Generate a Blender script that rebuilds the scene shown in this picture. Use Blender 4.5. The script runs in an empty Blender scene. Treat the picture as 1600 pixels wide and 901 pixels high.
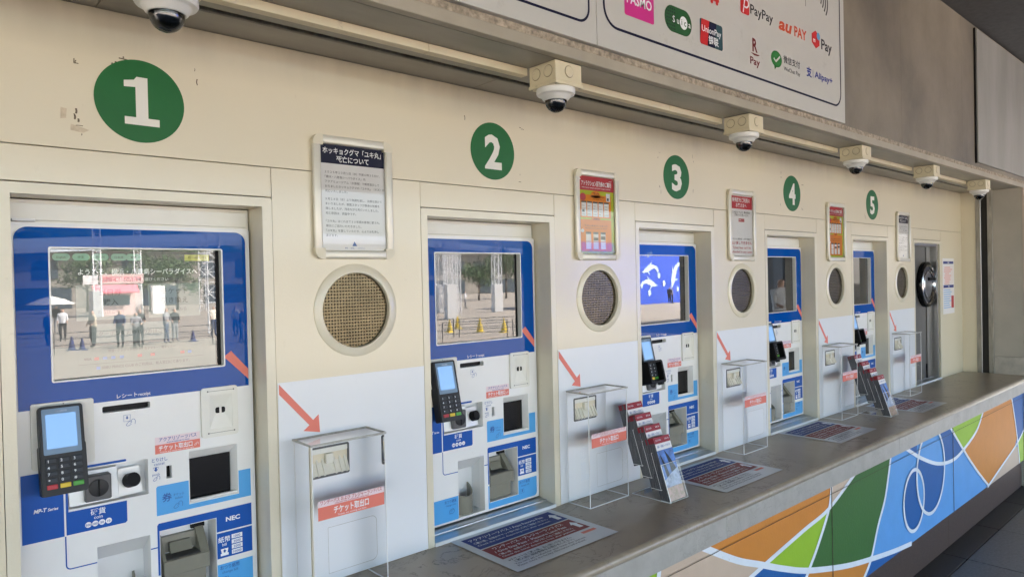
import bpy, bmesh, math, random
from mathutils import Vector, Matrix
from mathutils.geometry import tessellate_polygon
random.seed(7)
SC = bpy.context.scene
COL = SC.collection
R = math.radians
# x runs along the ticket wall, y into the wall (wall face y = 0), z = 0 is the counter top, metres
FLOOR = -0.90          # paved platform in front of the counter
PLAZA = -1.70          # sunny plaza below the platform
U = 1.10               # spacing of the ticket windows

# ------------------------------------------------------------------ camera, sky, sun, exposure
cam = bpy.data.cameras.new('camera'); camo = bpy.data.objects.new('camera', cam); COL.objects.link(camo)
cam.sensor_width = 36.0; cam.lens = 36.0 * 1083.31 / 1600.0
cam.clip_start = 0.05; cam.clip_end = 2000
right = Vector((0.7452, -0.6665, -0.0223)); up = Vector((0.0240, -0.0066, 0.9997)); fwd = Vector((0.6664, 0.7455, -0.0111))
camo.matrix_world = Matrix(((right.x, up.x, -fwd.x, -0.7811), (right.y, up.y, -fwd.y, -1.8549), (right.z, up.z, -fwd.z, 0.8587), (0, 0, 0, 1)))
SC.camera = camo

SUN_EL, SUN_AZ = R(46), R(55)       # azimuth from +y towards +x
world = bpy.data.worlds.new('World'); SC.world = world; world.use_nodes = True
wn = world.node_tree.nodes; wl = world.node_tree.links
bg = wn['Background']; bg.inputs['Strength'].default_value = 0.13
sky = wn.new('ShaderNodeTexSky'); sky.sky_type = 'NISHITA'; sky.sun_disc = False
sky.sun_elevation = SUN_EL; sky.sun_rotation = SUN_AZ; sky.air_density = 1.0; sky.dust_density = 3.0; sky.ozone_density = 1.0
wl.new(sky.outputs[0], bg.inputs[0])
sun = bpy.data.lights.new('sun', 'SUN'); suno = bpy.data.objects.new('sun', sun); COL.objects.link(suno)
sun.energy = 5.0; sun.angle = R(0.5); sun.color = (1.0, 0.955, 0.89)
sd = Vector((math.sin(SUN_AZ) * math.cos(SUN_EL), math.cos(SUN_AZ) * math.cos(SUN_EL), math.sin(SUN_EL)))
suno.rotation_euler = sd.to_track_quat('Z', 'Y').to_euler(); suno.location = (10, 10, 30)
SC.view_settings.view_transform = 'Standard'; SC.view_settings.look = 'None'
SC.view_settings.exposure = 3.72; SC.view_settings.gamma = 1.0; SC.view_settings.use_curve_mapping = False
SC.cycles.max_bounces = 10; SC.cycles.diffuse_bounces = 5; SC.cycles.glossy_bounces = 4
SC.cycles.transmission_bounces = 8; SC.cycles.transparent_max_bounces = 24
SC.cycles.use_denoising = True
try:
    SC.cycles.denoiser = 'OPENIMAGEDENOISE'; SC.cycles.denoising_input_passes = 'RGB_ALBEDO_NORMAL'; SC.cycles.denoising_prefilter = 'ACCURATE'
except Exception: pass
SC.cycles.sample_clamp_indirect = 8.0; SC.cycles.caustics_reflective = False; SC.cycles.caustics_refractive = False

# ------------------------------------------------------------------ materials
def mat(name, col, rough=0.5, metal=0.0, var=0.0, vscale=8.0, bump=0.0, bscale=60.0, spec=0.5, coat=0.0, coat_rough=0.05, emit=None, estr=0.0, stretch=(1, 1, 1), col2=None, rvar=0.0, thresh=None, ior=None):
    m = bpy.data.materials.new(name); m.use_nodes = True
    n, l = m.node_tree.nodes, m.node_tree.links
    b = n['Principled BSDF']
    b.inputs['Base Color'].default_value = (*col, 1); b.inputs['Roughness'].default_value = rough; b.inputs['Metallic'].default_value = metal
    b.inputs['Specular IOR Level'].default_value = spec
    if ior: b.inputs['IOR'].default_value = ior
    if coat: b.inputs['Coat Weight'].default_value = coat; b.inputs['Coat Roughness'].default_value = coat_rough
    if emit: b.inputs['Emission Color'].default_value = (*emit, 1); b.inputs['Emission Strength'].default_value = estr
    if var or bump or rvar:
        tc = n.new('ShaderNodeTexCoord'); mp = n.new('ShaderNodeMapping'); mp.inputs['Scale'].default_value = stretch
        geo = n.new('ShaderNodeNewGeometry'); l.new(geo.outputs['Position'], mp.inputs['Vector'])
    if var:
        tx = n.new('ShaderNodeTexNoise'); tx.inputs['Scale'].default_value = vscale; tx.inputs['Detail'].default_value = 6; tx.inputs['Roughness'].default_value = 0.6
        l.new(mp.outputs[0], tx.inputs['Vector'])
        rp = n.new('ShaderNodeValToRGB')
        a = thresh[0] if thresh else 0.3; c = thresh[1] if thresh else 0.7
        rp.color_ramp.elements[0].position = a; rp.color_ramp.elements[1].position = c
        rp.color_ramp.elements[0].color = (*(col2 if col2 else [x * (1 - var) for x in col]), 1)
        rp.color_ramp.elements[1].color = (*([min(1, x * (1 + var * 0.5)) for x in col] if not col2 else col), 1)
        l.new(tx.outputs['Fac'], rp.inputs['Fac']); l.new(rp.outputs['Color'], b.inputs['Base Color'])
    if rvar:
        t3 = n.new('ShaderNodeTexNoise'); t3.inputs['Scale'].default_value = 5.0; t3.inputs['Detail'].default_value = 5
        l.new(mp.outputs[0], t3.inputs['Vector'])
        mr = n.new('ShaderNodeMapRange'); mr.inputs['To Min'].default_value = max(0, rough - rvar); mr.inputs['To Max'].default_value = rough + rvar
        mr.inputs['From Min'].default_value = 0.3; mr.inputs['From Max'].default_value = 0.7
        l.new(t3.outputs['Fac'], mr.inputs['Value']); l.new(mr.outputs[0], b.inputs['Roughness'])
    if bump:
        t2 = n.new('ShaderNodeTexNoise'); t2.inputs['Scale'].default_value = bscale; t2.inputs['Detail'].default_value = 3
        l.new(mp.outputs[0], t2.inputs['Vector'])
        bp = n.new('ShaderNodeBump'); bp.inputs['Strength'].default_value = bump; bp.inputs['Distance'].default_value = 0.002
        l.new(t2.outputs['Fac'], bp.inputs['Height']); l.new(bp.outputs[0], b.inputs['Normal'])
        if coat: l.new(bp.outputs[0], b.inputs['Coat Normal'])
    return m

def pane(name, tint=(1, 1, 1), ior=1.5, rough=0.0):
    m = bpy.data.materials.new(name); m.use_nodes = True
    n, l = m.node_tree.nodes, m.node_tree.links
    n.remove(n['Principled BSDF'])
    f = n.new('ShaderNodeFresnel'); f.inputs['IOR'].default_value = ior
    t = n.new('ShaderNodeBsdfTransparent'); t.inputs[0].default_value = (*tint, 1)
    g = n.new('ShaderNodeBsdfGlossy'); g.inputs['Roughness'].default_value = rough; g.inputs[0].default_value = (1, 1, 1, 1)
    x = n.new('ShaderNodeMixShader'); l.new(f.outputs[0], x.inputs[0]); l.new(t.outputs[0], x.inputs[1]); l.new(g.outputs[0], x.inputs[2])
    l.new(x.outputs[0], n['Material Output'].inputs[0])
    return m

def wall_paint():
    """cream gloss paint: orange-peel relief, faint grime, streaky band of shade painted in under the soffit"""
    m = mat('cream_wall_paint', (0.71, 0.64, 0.49), 0.30, var=0.025, vscale=1.3, bump=0.11, bscale=130, coat=0.4, coat_rough=0.06)
    n, l = m.node_tree.nodes, m.node_tree.links
    b = n['Principled BSDF']; src = b.inputs['Base Color'].links[0].from_socket
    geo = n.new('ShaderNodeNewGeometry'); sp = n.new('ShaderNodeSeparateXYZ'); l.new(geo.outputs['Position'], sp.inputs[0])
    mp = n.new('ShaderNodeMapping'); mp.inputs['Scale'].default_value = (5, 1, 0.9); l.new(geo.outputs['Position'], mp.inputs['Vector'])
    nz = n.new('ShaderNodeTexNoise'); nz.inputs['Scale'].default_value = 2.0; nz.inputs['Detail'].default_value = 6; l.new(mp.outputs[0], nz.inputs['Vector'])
    mr = n.new('ShaderNodeMapRange'); mr.inputs['From Min'].default_value = 1.40; mr.inputs['From Max'].default_value = 1.53; l.new(sp.outputs['Z'], mr.inputs['Value'])  # shade below the soffit, mixed into the paint colour in noisy streaks
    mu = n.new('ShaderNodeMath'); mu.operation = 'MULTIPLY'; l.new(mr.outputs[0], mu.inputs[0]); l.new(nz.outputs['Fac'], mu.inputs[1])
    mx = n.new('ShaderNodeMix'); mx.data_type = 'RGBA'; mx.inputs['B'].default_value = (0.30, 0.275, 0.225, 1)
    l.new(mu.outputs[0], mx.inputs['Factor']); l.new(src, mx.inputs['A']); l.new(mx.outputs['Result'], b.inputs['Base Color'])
    return m

M = {}
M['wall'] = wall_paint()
M['frame'] = mat('cream_frame_paint', (0.72, 0.665, 0.53), 0.28, var=0.06, vscale=5, bump=0.12, bscale=180, coat=0.3, coat_rough=0.1)
M['jamb'] = mat('grey_cream_paint', (0.60, 0.56, 0.47), 0.35, var=0.08, vscale=6, bump=0.1, bscale=150)
M['dark'] = mat('dark_cavity', (0.03, 0.028, 0.025), 0.8)
M['seam'] = mat('seam_grime', (0.10, 0.085, 0.06), 0.9, var=0.4, vscale=30)
M['chip'] = mat('chipped_paint', (0.16, 0.12, 0.08), 0.8, var=0.5, vscale=90)
M['patch'] = mat('bare_primer_patch', (0.60, 0.50, 0.36), 0.6, var=0.2, vscale=60)
M['white'] = mat('white_machine_paint', (0.80, 0.80, 0.80), 0.30, var=0.03, vscale=8, coat=0.2)
M['white2'] = mat('white_inner_plastic', (0.72, 0.73, 0.74), 0.4)
M['vinyl'] = mat('white_vinyl_sheet', (0.76, 0.785, 0.83), 0.30, var=0.02, vscale=3, coat=0.25, coat_rough=0.15)
M['ivory'] = mat('ivory_plastic', (0.74, 0.73, 0.68), 0.38, var=0.03, vscale=20)
M['beige'] = mat('beige_dispenser_plastic', (0.70, 0.675, 0.59), 0.42, var=0.06, vscale=25)
M['gloss_blue'] = mat('glossy_blue_panel', (0.0, 0.072, 0.36), 0.3, coat=0.40, coat_rough=0.0, spec=0.0)
M['gloss_blue'].node_tree.nodes['Principled BSDF'].inputs['Coat IOR'].default_value = 1.42
M['blue'] = mat('printed_blue', (0.0, 0.08, 0.40), 0.4, spec=0.3)
M['lblue'] = mat('printed_light_blue', (0.075, 0.36, 0.76), 0.35)
M['ink'] = mat('blue_ink', (0.02, 0.09, 0.36), 0.5)
M['wink'] = mat('white_ink', (0.82, 0.84, 0.88), 0.5)
M['black_ink'] = mat('black_ink', (0.02, 0.02, 0.025), 0.5)
M['red_ink'] = mat('coral_red_ink', (0.74, 0.19, 0.14), 0.45)
M['pinkw'] = mat('pale_pink_label', (0.80, 0.66, 0.70), 0.45)
M['black'] = mat('black_plastic', (0.006, 0.006, 0.007), 0.5, spec=0.2)
M['charcoal'] = mat('charcoal_plastic', (0.022, 0.023, 0.026), 0.45, spec=0.3)
M['smoke'] = mat('smoked_door', (0.004, 0.004, 0.005), 0.2, spec=0.35)
M['olive'] = mat('olive_grey_plastic', (0.20, 0.195, 0.155), 0.42, var=0.06, vscale=30)
M['grey'] = mat('mid_grey_plastic', (0.10, 0.10, 0.105), 0.3)
M['glass'] = pane('screen_glass', ior=1.76)
M['cover'] = pane('clear_poster_cover', ior=1.42, rough=0.02)
M['acrylic'] = pane('clear_acrylic', tint=(0.985, 0.988, 0.99), ior=1.22, rough=0.01)
M['aedge'] = mat('acrylic_cut_edge', (0.82, 0.83, 0.84), 0.25)
M['aedge_grey'] = mat('acrylic_glued_edge', (0.46, 0.455, 0.43), 0.3, var=0.3, vscale=60)
M['screen'] = mat('screen_backlight', (0.02, 0.024, 0.024), 0.4, emit=(0.50, 0.58, 0.52), estr=0.0030)
M['ui_pale'] = mat('screen_button_light', (0.10, 0.12, 0.11), 0.5, emit=(0.55, 0.66, 0.60), estr=0.0160)
M['ui_text'] = mat('screen_text', (0.02, 0.025, 0.02), 0.5)
M['ui_white'] = mat('screen_white_text', (0.7, 0.7, 0.7), 0.5, emit=(0.8, 0.85, 0.85), estr=0.0250)
M['ui_green'] = mat('screen_green_pill', (0.2, 0.4, 0.3), 0.5, emit=(0.35, 0.68, 0.48), estr=0.0112)
M['ui_yellow'] = mat('screen_yellow_pill', (0.5, 0.5, 0.1), 0.5, emit=(0.75, 0.75, 0.15), estr=0.0150)
M['ui_red'] = mat('screen_red_icon', (0.5, 0.1, 0.1), 0.5, emit=(0.8, 0.2, 0.12), estr=0.0112)
M['ui_blue'] = mat('screen_blue_icon', (0.1, 0.2, 0.5), 0.5, emit=(0.1, 0.3, 0.8), estr=0.0112)
M['tscreen'] = mat('terminal_display', (0.1, 0.2, 0.4), 0.3, emit=(0.30, 0.55, 0.95), estr=0.055)
M['tglass'] = mat('terminal_display_border', (0.22, 0.32, 0.45), 0.08, coat=0.8)
M['key'] = mat('keypad_key', (0.035, 0.04, 0.05), 0.45, spec=0.3)
M['kred'] = mat('red_key', (0.45, 0.02, 0.03), 0.4); M['kyel'] = mat('yellow_key', (0.70, 0.50, 0.02), 0.4); M['kgrn'] = mat('green_key', (0.06, 0.32, 0.03), 0.4)
M['green'] = mat('green_sign_vinyl', (0.008, 0.125, 0.028), 0.42, spec=0.3, var=0.12, vscale=6)
M['num'] = mat('white_sign_vinyl', (0.74, 0.72, 0.66), 0.4)
M['silver'] = mat('silver_poster_frame', (0.66, 0.635, 0.56), 0.3, metal=0.15, var=0.05, vscale=12)
M['corner'] = mat('cream_corner_plastic', (0.66, 0.61, 0.48), 0.35)
M['paper'] = mat('white_paper', (0.76, 0.75, 0.76), 0.55)
M['navy'] = mat('navy_print', (0.006, 0.008, 0.035), 0.5, spec=0.2)
M['crimson'] = mat('crimson_print', (0.45, 0.015, 0.03), 0.4)
M['lime'] = mat('lime_print', (0.42, 0.48, 0.03), 0.5, spec=0.2); M['orange'] = mat('orange_print', (0.72, 0.22, 0.015), 0.5, spec=0.2); M['amber'] = mat('amber_print', (0.75, 0.45, 0.05), 0.4)
M['ppink'] = mat('pink_print', (0.75, 0.45, 0.42), 0.4); M['dgrey'] = mat('dark_grey_print', (0.06, 0.06, 0.06), 0.5)
M['perf'] = mat('perforated_steel', (0.105, 0.085, 0.05), 0.26, metal=0.85, var=0.3, vscale=14)
M['steel'] = mat('brushed_steel', (0.50, 0.50, 0.50), 0.28, metal=1.0, var=0.12, vscale=30, stretch=(1, 1, 12))
M['sill'] = mat('aluminium_sill', (0.55, 0.57, 0.60), 0.3, metal=0.85, var=0.15, vscale=14, stretch=(1, 12, 1))
M['chrome'] = mat('chrome', (0.55, 0.55, 0.56), 0.16, metal=1.0)
M['door'] = mat('grey_door_steel', (0.13, 0.126, 0.118), 0.3, metal=0.2, var=0.2, vscale=4)
M['galv'] = mat('tarnished_steel', (0.36, 0.34, 0.30), 0.4, metal=0.7, var=0.35, vscale=10, stretch=(4, 4, 0.7))
M['trunk'] = mat('cream_trunking', (0.66, 0.585, 0.42), 0.42, var=0.06, vscale=9)
M['jbox'] = mat('cream_junction_box', (0.68, 0.61, 0.44), 0.4, var=0.06, vscale=20)
M['camwhite'] = mat('white_camera_housing', (0.76, 0.76, 0.75), 0.35)
M['dome'] = pane('clear_dome', tint=(0.75, 0.75, 0.76), ior=1.6)
M['lens'] = mat('camera_core', (0.006, 0.006, 0.007), 0.1, coat=0.8)
M['soffit'] = mat('grey_soffit_paint', (0.30, 0.285, 0.25), 0.38, var=0.22, vscale=3.5, coat=0.15, coat_rough=0.2, stretch=(0.7, 2, 1))
M['lip'] = mat('warm_grey_lip_paint', (0.40, 0.36, 0.29), 0.5, var=0.12, vscale=6)
M['rough'] = mat('rough_mortar', (0.42, 0.36, 0.285), 0.95, var=0.55, vscale=55, bump=1.0, bscale=90)
M['fascia'] = mat('weathered_fascia_paint', (0.22, 0.19, 0.145), 0.55, var=0.5, vscale=1.5, bump=0.5, bscale=260, stretch=(1, 1, 0.8))
M['ceil'] = mat('dark_ceiling_board', (0.10, 0.10, 0.105), 0.9, var=0.2, vscale=30, bump=0.6, bscale=90)
M['signw'] = mat('sign_panel_white', (0.56, 0.56, 0.54), 0.35, var=0.05, vscale=2)
M['blank'] = mat('blank_sign_panel', (0.44, 0.44, 0.43), 0.26, metal=0.25, var=0.18, vscale=1.6, stretch=(2, 1, 0.5))
M['pier'] = mat('warm_grey_pier_paint', (0.44, 0.41, 0.36), 0.45, var=0.1, vscale=4)
M['pinkpier'] = mat('pinkish_pier_tile', (0.58, 0.47, 0.41), 0.5, var=0.08, vscale=6)
M['marble'] = mat('pale_marble', (0.46, 0.43, 0.385), 0.4, var=0.3, vscale=9, bump=0.15, bscale=60)
def stone(name, c1, c2, c3, rough, coat, sc=7.0, vein=0.95):
    m = mat(name, c1, rough, coat=coat, coat_rough=0.10, var=0.2, vscale=sc, col2=c2, thresh=(0.30, 0.72))
    n, l = m.node_tree.nodes, m.node_tree.links
    b = n['Principled BSDF']; src = b.inputs['Base Color'].links[0].from_socket
    geo = n.new('ShaderNodeNewGeometry')
    wv = n.new('ShaderNodeTexNoise'); wv.inputs['Scale'].default_value = 5.5; wv.inputs['Detail'].default_value = 9; wv.inputs['Roughness'].default_value = 0.65; wv.inputs['Distortion'].default_value = 1.6
    l.new(geo.outputs['Position'], wv.inputs['Vector'])
    rp = n.new('ShaderNodeValToRGB'); e = rp.color_ramp.elements
    e[0].position = 0.485; e[0].color = (0, 0, 0, 1); e[1].position = 0.5; e[1].color = (1, 1, 1, 1)
    x = e.new(0.515); x.color = (0, 0, 0, 1)
    l.new(wv.outputs['Fac'], rp.inputs['Fac'])
    ms = n.new('ShaderNodeTexNoise'); ms.inputs['Scale'].default_value = 3.0; l.new(geo.outputs['Position'], ms.inputs['Vector'])
    mr = n.new('ShaderNodeMapRange'); mr.inputs['From Min'].default_value = 0.44; mr.inputs['From Max'].default_value = 0.60; mr.inputs['To Max'].default_value = vein; l.new(ms.outputs['Fac'], mr.inputs['Value'])
    mu = n.new('ShaderNodeMath'); mu.operation = 'MULTIPLY'; l.new(rp.outputs['Color'], mu.inputs[0]); l.new(mr.outputs[0], mu.inputs[1])
    mx = n.new('ShaderNodeMix'); mx.data_type = 'RGBA'; mx.inputs['B'].default_value = (*c3, 1)
    l.new(mu.outputs[0], mx.inputs['Factor']); l.new(src, mx.inputs['A']); l.new(mx.outputs['Result'], b.inputs['Base Color'])
    return m
M['ctop'] = stone('polished_brown_stone', (0.36, 0.295, 0.222), (0.315, 0.255, 0.19), (0.08, 0.06, 0.04), 0.36, 0.15)
M['nosing'] = stone('worn_stone_nosing', (0.40, 0.34, 0.265), (0.30, 0.25, 0.19), (0.16, 0.12, 0.08), 0.3, 0.2, 14, 0.5)
M['apron'] = stone('grey_stone_apron', (0.45, 0.43, 0.40), (0.35, 0.33, 0.30), (0.22, 0.20, 0.17), 0.38, 0.15, 11, 0.4)
M['plinth'] = mat('brown_granite_plinth', (0.075, 0.048, 0.036), 0.45, var=0.5, vscale=130)
def mural(n_, c): return mat('mural_' + n_, c, 0.55, var=0.05, vscale=9, bump=0.5, bscale=110)
M['m_lb'] = mural('light_blue', (0.105, 0.33, 0.70)); M['m_db'] = mural('deep_blue', (0.004, 0.10, 0.34)); M['m_or'] = mural('orange', (0.60, 0.22, 0.028))
M['m_lg'] = mural('lime_green', (0.30, 0.50, 0.02)); M['m_dg'] = mural('dark_green', (0.035, 0.13, 0.02)); M['m_pk'] = mural('sand_pink', (0.58, 0.44, 0.33)); M['m_wh'] = mural('white', (0.74, 0.78, 0.84))
M['tile'] = mat('dark_granite_tile', (0.16, 0.16, 0.162), 0.5, var=0.3, vscale=60, bump=0.2, bscale=150)
M['tile2'] = mat('black_granite_border', (0.036, 0.034, 0.034), 0.45, var=0.3, vscale=70)
M['pave'] = mat('platform_paving', (0.075, 0.073, 0.07), 0.7, var=0.25, vscale=3)
M['plaza'] = mat('plaza_paving', (0.275, 0.235, 0.19), 0.85, var=0.15, vscale=0.6)
# leaflet print
M['leaf_sky'] = mat('leaflet_sky_print', (0.05, 0.17, 0.52), 0.4, var=0.8, vscale=22); M['leaf_dark'] = mat('leaflet_dark_print', (0.008, 0.02, 0.035), 0.4, spec=0.2)
M['leaf_mist'] = mat('leaflet_mist_print', (0.34, 0.43, 0.60), 0.4, var=0.5, vscale=40); M['leaf_coral'] = mat('leaflet_coral_print', (0.50, 0.30, 0.26), 0.35, var=0.6, vscale=60, col2=(0.22, 0.20, 0.10))
M['leaf_edge'] = mat('leaflet_page_edges', (0.16, 0.16, 0.17), 0.6, var=0.75, vscale=40, col2=(0.02, 0.025, 0.045), stretch=(1, 14, 0.35))
M['leaf_red'] = mat('leaflet_red_print', (0.28, 0.02, 0.035), 0.45, spec=0.3); M['maroon'] = mat('maroon_print', (0.22, 0.018, 0.02), 0.45, spec=0.25); M['sheetnavy'] = mat('sheet_navy_print', (0.014, 0.035, 0.22), 0.45, spec=0.25)
M['sheet'] = mat('counter_sheet_vinyl', (0.60, 0.62, 0.67), 0.28, coat=0.3, coat_rough=0.1)

def wear(m, scale=34.0, lo=0.66, amount=0.35, dirt=(0.20, 0.17, 0.13), stretch=(1, 1, 1)):
    """scattered specks, scuffs and finger dirt with a shape of their own"""
    n, l = m.node_tree.nodes, m.node_tree.links
    b = n['Principled BSDF']; inp = b.inputs['Base Color']
    mx = n.new('ShaderNodeMix'); mx.data_type = 'RGBA'; mx.inputs['B'].default_value = (*dirt, 1)
    if inp.links: l.new(inp.links[0].from_socket, mx.inputs['A'])
    else: mx.inputs['A'].default_value = inp.default_value
    geo = n.new('ShaderNodeNewGeometry'); mp = n.new('ShaderNodeMapping'); mp.inputs['Scale'].default_value = stretch; l.new(geo.outputs['Position'], mp.inputs['Vector'])
    a = n.new('ShaderNodeTexNoise'); a.inputs['Scale'].default_value = scale; a.inputs['Detail'].default_value = 8; a.inputs['Roughness'].default_value = 0.72; l.new(mp.outputs[0], a.inputs['Vector'])
    c = n.new('ShaderNodeTexNoise'); c.inputs['Scale'].default_value = 3.1; c.inputs['Detail'].default_value = 3; l.new(geo.outputs['Position'], c.inputs['Vector'])
    r1 = n.new('ShaderNodeMapRange'); r1.inputs['From Min'].default_value = lo; r1.inputs['From Max'].default_value = lo + 0.06; l.new(a.outputs['Fac'], r1.inputs['Value'])
    r2 = n.new('ShaderNodeMapRange'); r2.inputs['From Min'].default_value = 0.42; r2.inputs['From Max'].default_value = 0.68; r2.inputs['To Max'].default_value = amount; l.new(c.outputs['Fac'], r2.inputs['Value'])
    mu = n.new('ShaderNodeMath'); mu.operation = 'MULTIPLY'; l.new(r1.outputs[0], mu.inputs[0]); l.new(r2.outputs[0], mu.inputs[1])
    l.new(mu.outputs[0], mx.inputs['Factor']); l.new(mx.outputs['Result'], inp)
wear(M['wall'], 26, 0.64, 0.30, (0.36, 0.29, 0.19), (2.2, 1, 0.7)); wear(M['frame'], 40, 0.62, 0.35, (0.30, 0.24, 0.16)); wear(M['vinyl'], 60, 0.63, 0.30, (0.36, 0.36, 0.38), (1, 1, 0.25)); wear(M['white'], 70, 0.64, 0.25, (0.35, 0.34, 0.33)); wear(M['jamb'], 30, 0.6, 0.4)
for k_ in ('m_lb', 'm_db', 'm_or', 'm_lg', 'm_dg', 'm_pk'): wear(M[k_], 45, 0.66, 0.45, (0.42, 0.38, 0.32))
wear(M['m_wh'], 45, 0.6, 0.5, (0.30, 0.28, 0.25)); wear(M['signw'], 12, 0.6, 0.25, (0.25, 0.24, 0.22)); wear(M['green'], 50, 0.66, 0.4, (0.10, 0.16, 0.09)); wear(M['jbox'], 40, 0.6, 0.4); wear(M['trunk'], 30, 0.6, 0.4); wear(M['camwhite'], 60, 0.64, 0.4); wear(M['ivory'], 60, 0.64, 0.3)

# ------------------------------------------------------------------ mesh helpers
_tc = {}
class MB:
    """collects geometry for ONE mesh object; print shapes use (u, v, w) = (x, z, outwards from the wall)"""
    def __init__(s): s.v = []; s.f = []; s.mi = []; s.cm = 0; s.pc = []
    def add(s, vs, fs):
        s.pc.append((len(s.v), len(s.v) + len(vs), len(s.f), len(s.f) + len(fs)))
        o = len(s.v); s.v += [tuple(a) for a in vs]; s.f += [tuple(i + o for i in q) for q in fs]; s.mi += [s.cm] * len(fs); return s
    def box(s, x0, x1, y0, y1, z0, z1):
        return s.add([(x0, y0, z0), (x1, y0, z0), (x1, y1, z0), (x0, y1, z0), (x0, y0, z1), (x1, y0, z1), (x1, y1, z1), (x0, y1, z1)],
                     [(0, 3, 2, 1), (4, 5, 6, 7), (0, 1, 5, 4), (1, 2, 6, 5), (2, 3, 7, 6), (3, 0, 4, 7)])
    def cbox(s, x0, x1, y0, y1, z0, z1, c=0.001, seg=1):
        bm = bmesh.new(); bmesh.ops.create_cube(bm, size=1.0)
        for v in bm.verts: v.co = ((x0 + x1) / 2 + v.co.x * (x1 - x0), (y0 + y1) / 2 + v.co.y * (y1 - y0), (z0 + z1) / 2 + v.co.z * (z1 - z0))
        bmesh.ops.bevel(bm, geom=bm.edges[:], offset=c, segments=seg, affect='EDGES', profile=0.5)
        bm.verts.index_update(); s.add([v.co[:] for v in bm.verts], [[v.index for v in f.verts] for f in bm.faces]); bm.free(); return s
    def shape(s, outer, w0, w1=None, holes=()):
        """outline (u, v) with holes; flat at w0, or a slab from w0 (back) to w1 (front)"""
        polys = [list(outer)] + [list(h) for h in holes]
        pts = [p for q in polys for p in q]
        tris = tessellate_polygon([[Vector((p[0], p[1], 0)) for p in q] for q in polys])
        wf = w0 if w1 is None else w1
        def o3(t):
            a, b, c = (pts[i] for i in t)
            return t if (b[0] - a[0]) * (c[1] - a[1]) - (b[1] - a[1]) * (c[0] - a[0]) > 0 else (t[0], t[2], t[1])
        tris = [o3(t) for t in tris]
        vs = [(p[0], -wf, p[1]) for p in pts]; fs = list(tris)
        if w1 is not None:
            n = len(pts); vs += [(p[0], -w0, p[1]) for p in pts]
            fs += [(t[0] + n, t[2] + n, t[1] + n) for t in tris]
            k = 0
            for qi, q in enumerate(polys):
                m = len(q); ar = sum(q[i][0] * q[(i + 1) % m][1] - q[(i + 1) % m][0] * q[i][1] for i in range(m))
                flip = (ar < 0) != (qi > 0)
                for i in range(m):
                    a, b = k + i, k + (i + 1) % m
                    fs.append((a, b, b + n, a + n) if flip else (b, a, a + n, b + n))
                k += m
        return s.add(vs, fs)
    def rect(s, u0, u1, v0, v1, w0, w1=None, holes=()): return s.shape([(u0, v0), (u1, v0), (u1, v1), (u0, v1)], w0, w1, holes)
    def stroke(s, pts, wid, w0, w1=None, closed=False):
        n = len(pts); L = []; Rr = []
        for i in range(n):
            if closed: a, b = pts[(i - 1) % n], pts[(i + 1) % n]
            else: a, b = pts[max(i - 1, 0)], pts[min(i + 1, n - 1)]
            d = Vector((b[0] - a[0], b[1] - a[1])); d.normalize() if d.length else None
            nx, ny = -d.y * wid / 2, d.x * wid / 2
            L.append((pts[i][0] + nx, pts[i][1] + ny)); Rr.append((pts[i][0] - nx, pts[i][1] - ny))
        vs = [(p[0], -w0, p[1]) for p in L] + [(p[0], -w0, p[1]) for p in Rr]
        fs = []
        for i in range(n if closed else n - 1):
            j = (i + 1) % n; fs.append((i, n + i, n + j, j))
        return s.add(vs, fs)
    def text(s, t, u, v, size, w, align='L', fit=None, bold=0.0, slant=0.0, sx=1.0, rot=0.0, track=1.0, htrim=False):
        key = (t, bold, slant, track)
        if key not in _tc:
            c = bpy.data.curves.new('t', 'FONT'); c.body = t; c.size = 1.0; c.resolution_u = 2; c.offset = bold; c.shear = slant; c.space_character = track
            o = bpy.data.objects.new('t', c); me = bpy.data.meshes.new_from_object(o)
            _tc[key] = ([x.co[:2] for x in me.vertices], [tuple(p.vertices) for p in me.polygons])
            bpy.data.objects.remove(o); bpy.data.curves.remove(c); bpy.data.meshes.remove(me)
        vs, fs = _tc[key]
        if not vs: return s
        x0 = min(a[0] for a in vs); x1 = max(a[0] for a in vs)
        kx = size * sx
        if fit: kx = fit / max(1e-6, x1 - x0)
        off = {'L': -x0, 'C': -(x0 + x1) / 2, 'R': -x1}[align]
        cr, sr = math.cos(rot), math.sin(rot); out = []
        for a in vs:
            px, py = (a[0] + off) * kx, a[1] * size
            out.append((u + px * cr - py * sr, -w, v + px * sr + py * cr))
        return s.add(out, fs)
    def tube(s, pts, r, seg=8, caps=True):
        pts = [Vector(p) for p in pts]; n = len(pts); rs = r if isinstance(r, (list, tuple)) else [r] * n
        vs = []; fs = []
        for i, p in enumerate(pts):
            d = (pts[min(i + 1, n - 1)] - pts[max(i - 1, 0)]).normalized()
            a = d.cross(Vector((0, 0, 1)));
            if a.length < 1e-3: a = d.cross(Vector((1, 0, 0)))
            a.normalize(); b = d.cross(a)
            for k in range(seg):
                t = 2 * math.pi * k / seg; vs.append(p + (a * math.cos(t) + b * math.sin(t)) * rs[i])
        for i in range(n - 1):
            for k in range(seg):
                k2 = (k + 1) % seg; fs.append((i * seg + k, i * seg + k2, (i + 1) * seg + k2, (i + 1) * seg + k))
        if caps: fs.append(tuple(range(seg))[::-1]); fs.append(tuple((n - 1) * seg + k for k in range(seg)))
        return s.add(vs, fs)
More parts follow.
